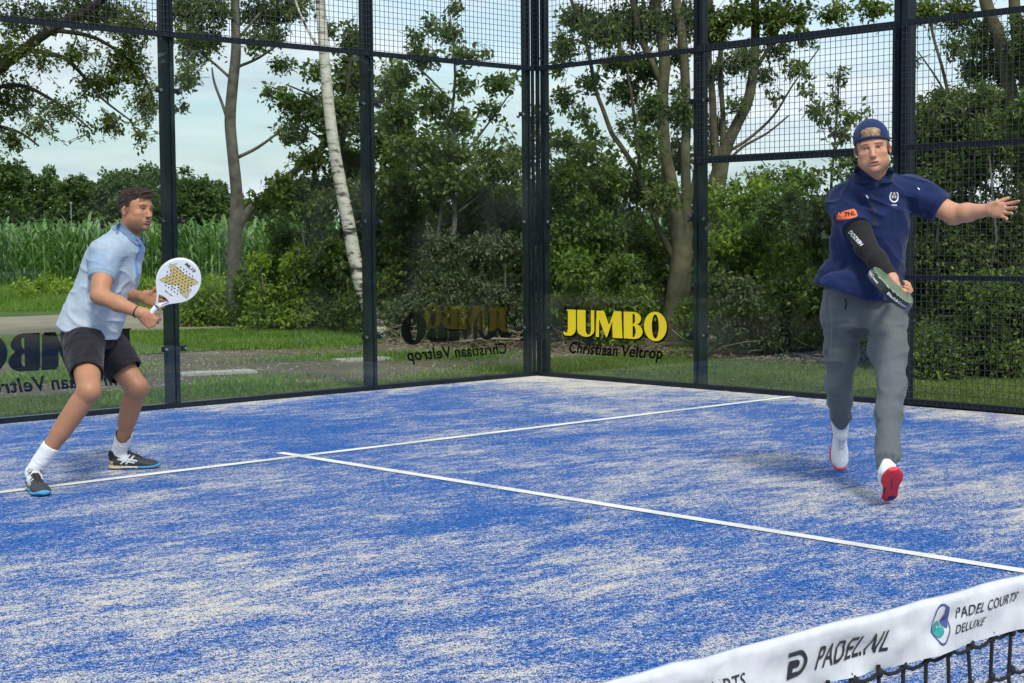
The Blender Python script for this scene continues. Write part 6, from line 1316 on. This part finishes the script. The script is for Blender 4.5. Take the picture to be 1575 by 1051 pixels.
    for (x, y) in ((1353, 297), (1356, 314), (1358, 331)): decal(p, 'button', fill_loops([arc(0, 0, .0048, .0048, 0, 360, 12)[:-1]]), scr(x, y), ex, up, bvs, mat('dark button', (.01, .015, .05), .3), shirt, .003)
    cr = scr(1375, 311)   # crest: laurel ring, two small rackets, line of lettering
    decal(p, 'crest', fill_loops([arc(.028, .03, .027, .030, -235, 55, 26)+arc(.028, .03, .0205, .0235, 55, -235, 26)]), cr, ex, up, bvs, M['white_print'], shirt)
    for q in ((.02, .03), (.036, .03), (.028, .045)): decal(p, 'crest', fill_loops([arc(q[0], q[1], .0065, .0085, 0, 360, 14)[:-1]]), cr, ex, up, bvs, mat('pale gold print', (.55, .5, .36), .5), shirt, .0020)
    decal(p, 'crest_lettering', scaled(text_mesh('PADEL', .02), .030, .010), cr+up*-.017+ex*.014, ex, up, bvs, M['white_print'], shirt)
    decal(p, 'chest_mark', fill_loops([[(0, .016), (.004, .018), (.013, .003), (.016, .005), (.012, -.001), (.009, 0)]]), scr(1337, 305), ex, up, bvs, M['white_print'], shirt)
    decal(p, 'collar_mark', fill_loops([[(0, .003), (.006, .004), (.009, .011), (.011, .005), (.016, .004), (.01, 0), (.004, -.004)]]), scr(1371, 271), ex, up, bvs, M['white_print'], shirt, .004)
    decal(p, 'shoulder_mark', fill_loops([[(0, .003), (.004, .006), (.012, -.004), (.008, -.007)]]), scr(1422, 289), ex, up, bvs, M['white_print'], shirt, .003)
    sx = unit([.98, 0, .16]); sy = unit([-.16, 0, .98]); o0 = L(1296, 339, 8.05)
    pa = [(0, .004), (.012, .0), (.02, -.003), (.036, .001), (.055, -.001), (.09, .004), (.098, .01), (.098, .036), (.088, .046), (.05, .044), (.03, .038), (.024, .028), (.018, .042), (.013, .026), (.003, .03), (.008, .018), (-.002, .012)]
    decal(p, 'sleeve_badge', fill_loops([pa]), o0, sx, sy, bvs, M['orange_print'], shirt, .0014); decal(p, 'badge_lettering', scaled(text_mesh('7NL', .04, .2, 0, 1.2), .052, .030), o0+sx*.038+sy*.014, sx, sy, bvs, M['elastic'], shirt, .0026)
    # trousers
    F = Field(L(1252, 715, 8.3)-[.02, .55, .01], L(1410, 440, 8.3)+[.02, .0, .03]+np.array([0, .80, 0]), .0048, .0048)
    F.loft([(L(1328, 505, 8.42), sd, .195, .15), (L(1327, 485, 8.42), sd, .212, .168), (L(1326, 440, 8.41), sd, .205, .165)], 0, cap=.02)
    F.chain([hipR, hipR*.5+knR*.5, knR], [.108, .089, .065], .05); F.chain([hipL, hipL*.5+knL*.5, knL], [.117, .093, .070], .05)
    dR = unit(anR-knR); dL = unit(anL-knL)
    F.chain([knR, knR+(anR-knR)*.4, knR+(anR-knR)*.82], [.067, .061, .044], .03); F.loft([(knR+(anR-knR)*.72, ex, .052, .052), (knR+(anR-knR)*.93, ex, .042, .044)], .02, cap=.006)
    F.chain([knL, knL+(anL-knL)*.35-fwd*.01, knL+(anL-knL)*.78], [.073, .066, .052], .03); F.loft([(knL+(anL-knL)*.66, ex, .056, .055), (knL+(anL-knL)*.80, ex, .053, .052)], .02, cap=.010); F.loft([(knL+(anL-knL)*.78, ex, .044, .044), (knL+(anL-knL)*.92, ex, .043, .044)], .004, cap=.005)
    F.ell(L(1391, 466, 8.34), (.042, .05, .058), None, .025)                  # ball in the pocket
    F.disp(folds((unit([1, 0, .25]), unit([-.2, 0, 1])), .0065, 14., 1.), .03); F.disp(folds((unit([.3, 0, 1]), unit([1, 0, -.3])), .0045, 8., 7.), .03)
    grey = np.array([.118, .132, .138])
    def gcol(V):
        c = np.broadcast_to(grey, (len(V), 3)).copy(); c *= (1+.07*vnoise(V[:, 0]*180, V[:, 1]*180, V[:, 2]*180))[:, None]
        t = (V-knL)@dL/np.linalg.norm(anL-knL); r = np.linalg.norm(V-anL, axis=1); c = np.where(((t > .79)*(r < .15))[:, None], c*(.9+.25*np.sin(V[:, 0]*1500))[:, None], c); return c
    tr, V, Q = p.add('trousers', F, M['cloth'], gcol); bvt = bvh_of(V, Q)
    dm = MB(); pts = []
    for (x, y) in ((1331, 466), (1332, 474), (1331, 483)):
        h = bvt.ray_cast(Vector(L(x, y, 7.8)), Vector((0, 1, 0)), 1.2); pts.append(np.array(h[0])-[0, .004, 0] if h[0] else L(x, y, 8.2))
    dm.tube(pts, .0035, 5); p.tubes('drawstring', dm, M['elastic'], tr)
    lg = fill_loops([[(0, 0), (.003, .012), (.0, .026), (.005, .026), (.008, .016), (.011, .026), (.016, .026), (.012, .012), (.015, 0), (.010, 0), (.008, .009), (.005, 0)]]); decal(p, 'hip_logo', lg, L(1268, 546, 8.1), ex, up, bvt, M['elastic'], tr, .002)
    decal(p, 'side_seam', fill_loops([[(0, 0), (.003, 0), (.012, .16), (.0, .30), (-.003, .30), (.009, .16)]]), L(1276, 548, 8.1), ex, up, bvt, mat('seam', tuple(grey*.6), .8), tr, .0012)
    # socks and shoes
    for an, kn, f2 in ((anR, knR, fR), (anL, knL, fL)):
        d = unit(kn-an); G = Field(an-.12, an+.12+np.abs(d)*.06, .0035, .0035); G.chain([an+f2*.05, an, an+d*.07], [.036, .040, .040], .01); G.loft([(an, ex, .04, .042), (an+d*.09, ex, .043, .045)], .01, cap=.005); p.add('sock', G, M['cloth'], solid((.78, .78, .79)))
    def wup(q):
        x, y, z = q.T; c = np.full((len(q), 3), .74)*(1+.04*vnoise(x*120, y*120, z*120))[:, None]; c = np.where(((np.abs(x) < .016) & (y > .08) & (y < .19))[:, None], c*.88, c); c = np.where(((z < .022) & (y > .12))[:, None], (.75, .05, .06), c); return c
    def redsole(q):
        x, y, z = q.T; c = np.tile(np.array([.78, .035, .055]), (len(q), 1)); c = np.where(((z > .02) & (y < .14))[:, None], (.74, .74, .74), c)
        c = np.where(((np.hypot(x+.006, (y-.045)*.8) < .021) & (z < .012))[:, None], (.015, .03, .16), c); c = np.where(((np.abs(x-.004-(y-.19)*.05) < .0025) & (y > .13) & (y < .235) & (z < .012))[:, None], (.08, .01, .08), c)
        c = np.where(((y > .09) & (y < .15) & (x > .028))[:, None], (.015, .03, .16), c); return c
    o, V, Q, P = shoe(p, heR, fR, upR, (wup, redsole, M['lace'])); o['label'] = 'white shoe standing on its toe, laces to the camera'
    o, V, Q, P = shoe(p, heL, fL, upL, (wup, redsole, M['lace'])); o['label'] = 'white shoe with its red sole turned to the camera'
    # cap worn backwards: crown, strap across the forehead, hair in the opening
    PH = lambda x, y, z: hC+(Hd[0]*x*WD+Hd[1]*y+Hd[2]*z)*S
    tn = unit(-Hd[2]+Hd[1]*.30+Hd[0]*.0); T3 = unit(Hd[2]-Hd[1]*.30); TH = np.array([Hd[0], np.cross(T3, Hd[0]), T3])
    G = Field(hC-.2, hC+.2, .003, .003); G.ell(PH(0, -.010, .036), np.array([.0835*WD, .106, .090])*S, Hd, .01); G.ell(PH(0, -.02, .060), np.array([.074*WD, .085, .080])*S, Hd, .02)
    G.cut(PH(0, .07, .043), tn, 0)
    G.ell(PH(0, -.012, .028), np.array([.0785*WD, .1005, .085])*S, Hd, 0, 's')
    G.ell(PH(0, .095, .062), np.array([.047*WD, .07, .034])*S, Hd, 0, 's')
    sc_ = PH(0, -.010, .030)
    G.cut(PH(0, .07, .043), tn, 0)
    G.ell(PH(-.0, -.15, .0), np.array([.068*WD, .06, .006])*S, frame(Hd[1]+Hd[2]*.35, Hd[2]), .006)
    cap, V, Q = p.add('cap', G, M['cloth'], solid((.014, .027, .10)))
    sv = []
    for i in range(25):
        a_ = R_(-58+116*i/24); x = math.sin(a_)*.0775*WD; y = -.002+math.cos(a_)*.0975; zc = .046+(y-.07)*.30
        for (dz, dr) in ((-.006, 0), (-.006, .0035), (.0075, .0030), (.0075, -.0005)): sv.append(PH(x*(1+dr*10), y+dr, zc+dz-dr*.3))
    sq = [(i*4+j, i*4+(j+1) % 4, (i+1)*4+(j+1) % 4, (i+1)*4+j) for i in range(24) for j in range(4)]+[(0, 1, 2, 3), (96, 97, 98, 99)]
    o_ = MB(); o_.add(sv, sq); p.tubes('cap_strap', o_, mat('navy strap', (.010, .018, .065), .7), cap)
    G = Field(hC-.16, hC+.17, .003, .003); G.ell(PH(0, -.004, .038), np.array([.074*WD, .098, .080])*S, Hd, .01); G.ell(PH(.0, .060, .078), np.array([.046, .028, .022])*S, Hd, .01); G.cut(PH(0, .05, .047), -Hd[2]+Hd[1]*.3, 0)
    G.disp(lambda x, y, z: .003*vnoise(x*130+z*60, y*30, z*40), .02); p.add('hair', G, M['hair'], lambda V: np.array([.30, .185, .09])*(1+.45*vnoise(V[:, 0]*200+V[:, 2]*90, V[:, 1]*60, V[:, 2]*70))[:, None])
    return p
M['lace'] = mat('pale lace', (.6, .6, .6), .7)
PN = man_navy()
def black_racket():
    tip = at(1363.5, 447, 7.72); hnd = at(1386, 437.5, 8.14); A = unit(tip-hnd); w = unit(RH*.735-np.array([0, 0, .66])); W = unit(w-A*(A@w)); Nn = np.cross(W, A)
    if Nn@np.array([0, 0, 1]) < 0: W = -W; Nn = -Nn
    C = at(1368.5, 443.5, 7.86)
    blk = mat('glossy black racket', (.014, .015, .015), .3, 0, .5, coat=.3); grn = mat('dark green racket face', (.012, .06, .03), .35)
    m = grn; nt = m.node_tree; bb = nt.nodes['Principled BSDF']; tc = N(nt, 'ShaderNodeTexCoord'); mp = N(nt, 'ShaderNodeMapping'); mp.inputs['Scale'].default_value = (6, 6, 6); nt.links.new(tc.outputs['Object'], mp.inputs[0])
    wv = N(nt, 'ShaderNodeTexWave', Scale=3.2, Distortion=3.0, Detail=2.0); nt.links.new(mp.outputs[0], wv.inputs['Vector']); r = ramp(nt, [(.5, (.008, .012, .01)), (.75, (.015, .12, .06)), (.93, (.12, .38, .2)), (1, (.5, .6, .4))]); nt.links.new(wv.outputs['Fac'], r.inputs[0]); nt.links.new(r.outputs[0], bb.inputs['Base Color'])
    e, fr, pr, put, T = racket(None, C, A, W, Nn, dict(face=grn, edge=blk, back=blk, grip=M['elastic']), 'padel_racket', 'black and green padel racket seen edge on, held by the man in navy', 1.0, 1.28)
    # lettering along the rim
    def rimtext(s, a0, a1, h):
        me = text_mesh(s, .02, 0, 0, 1., 1.05); v, f = mesh_arrays(me); v[:, 0] *= 1/v[:, 0].max(); a = np.radians(a0+(a1-a0)*v[:, 0]); z = (v[:, 1]-.35)*h; rr = 1.012
        me2 = bpy.data.meshes.new('t'); put('rim_lettering', np.stack([.129*rr*np.sin(a), .14*rr*np.cos(a), z*sg], 1), f, M['white_print'], fr)
    sg = 1 if (Nn@UP) > 0 else -1; k = 1 if W@RT > 0 else -1
    rimtext('Black&Crown', -78*k, -22*k, .020); rimtext('Black&Crown', 8*k, 70*k, .020)
    m_ = MB(); q = [(.121*math.sin(R_(a)), .131*math.cos(R_(a)), .0232) for a in range(-130, 131, 4)]; m_.tube(q, .0009, 4); put('gold_line', np.concatenate(m_.V), [tuple(t) for t in np.concatenate(m_.Q)], mat('gold line', (.7, .5, .12), .4), fr)
black_racket()
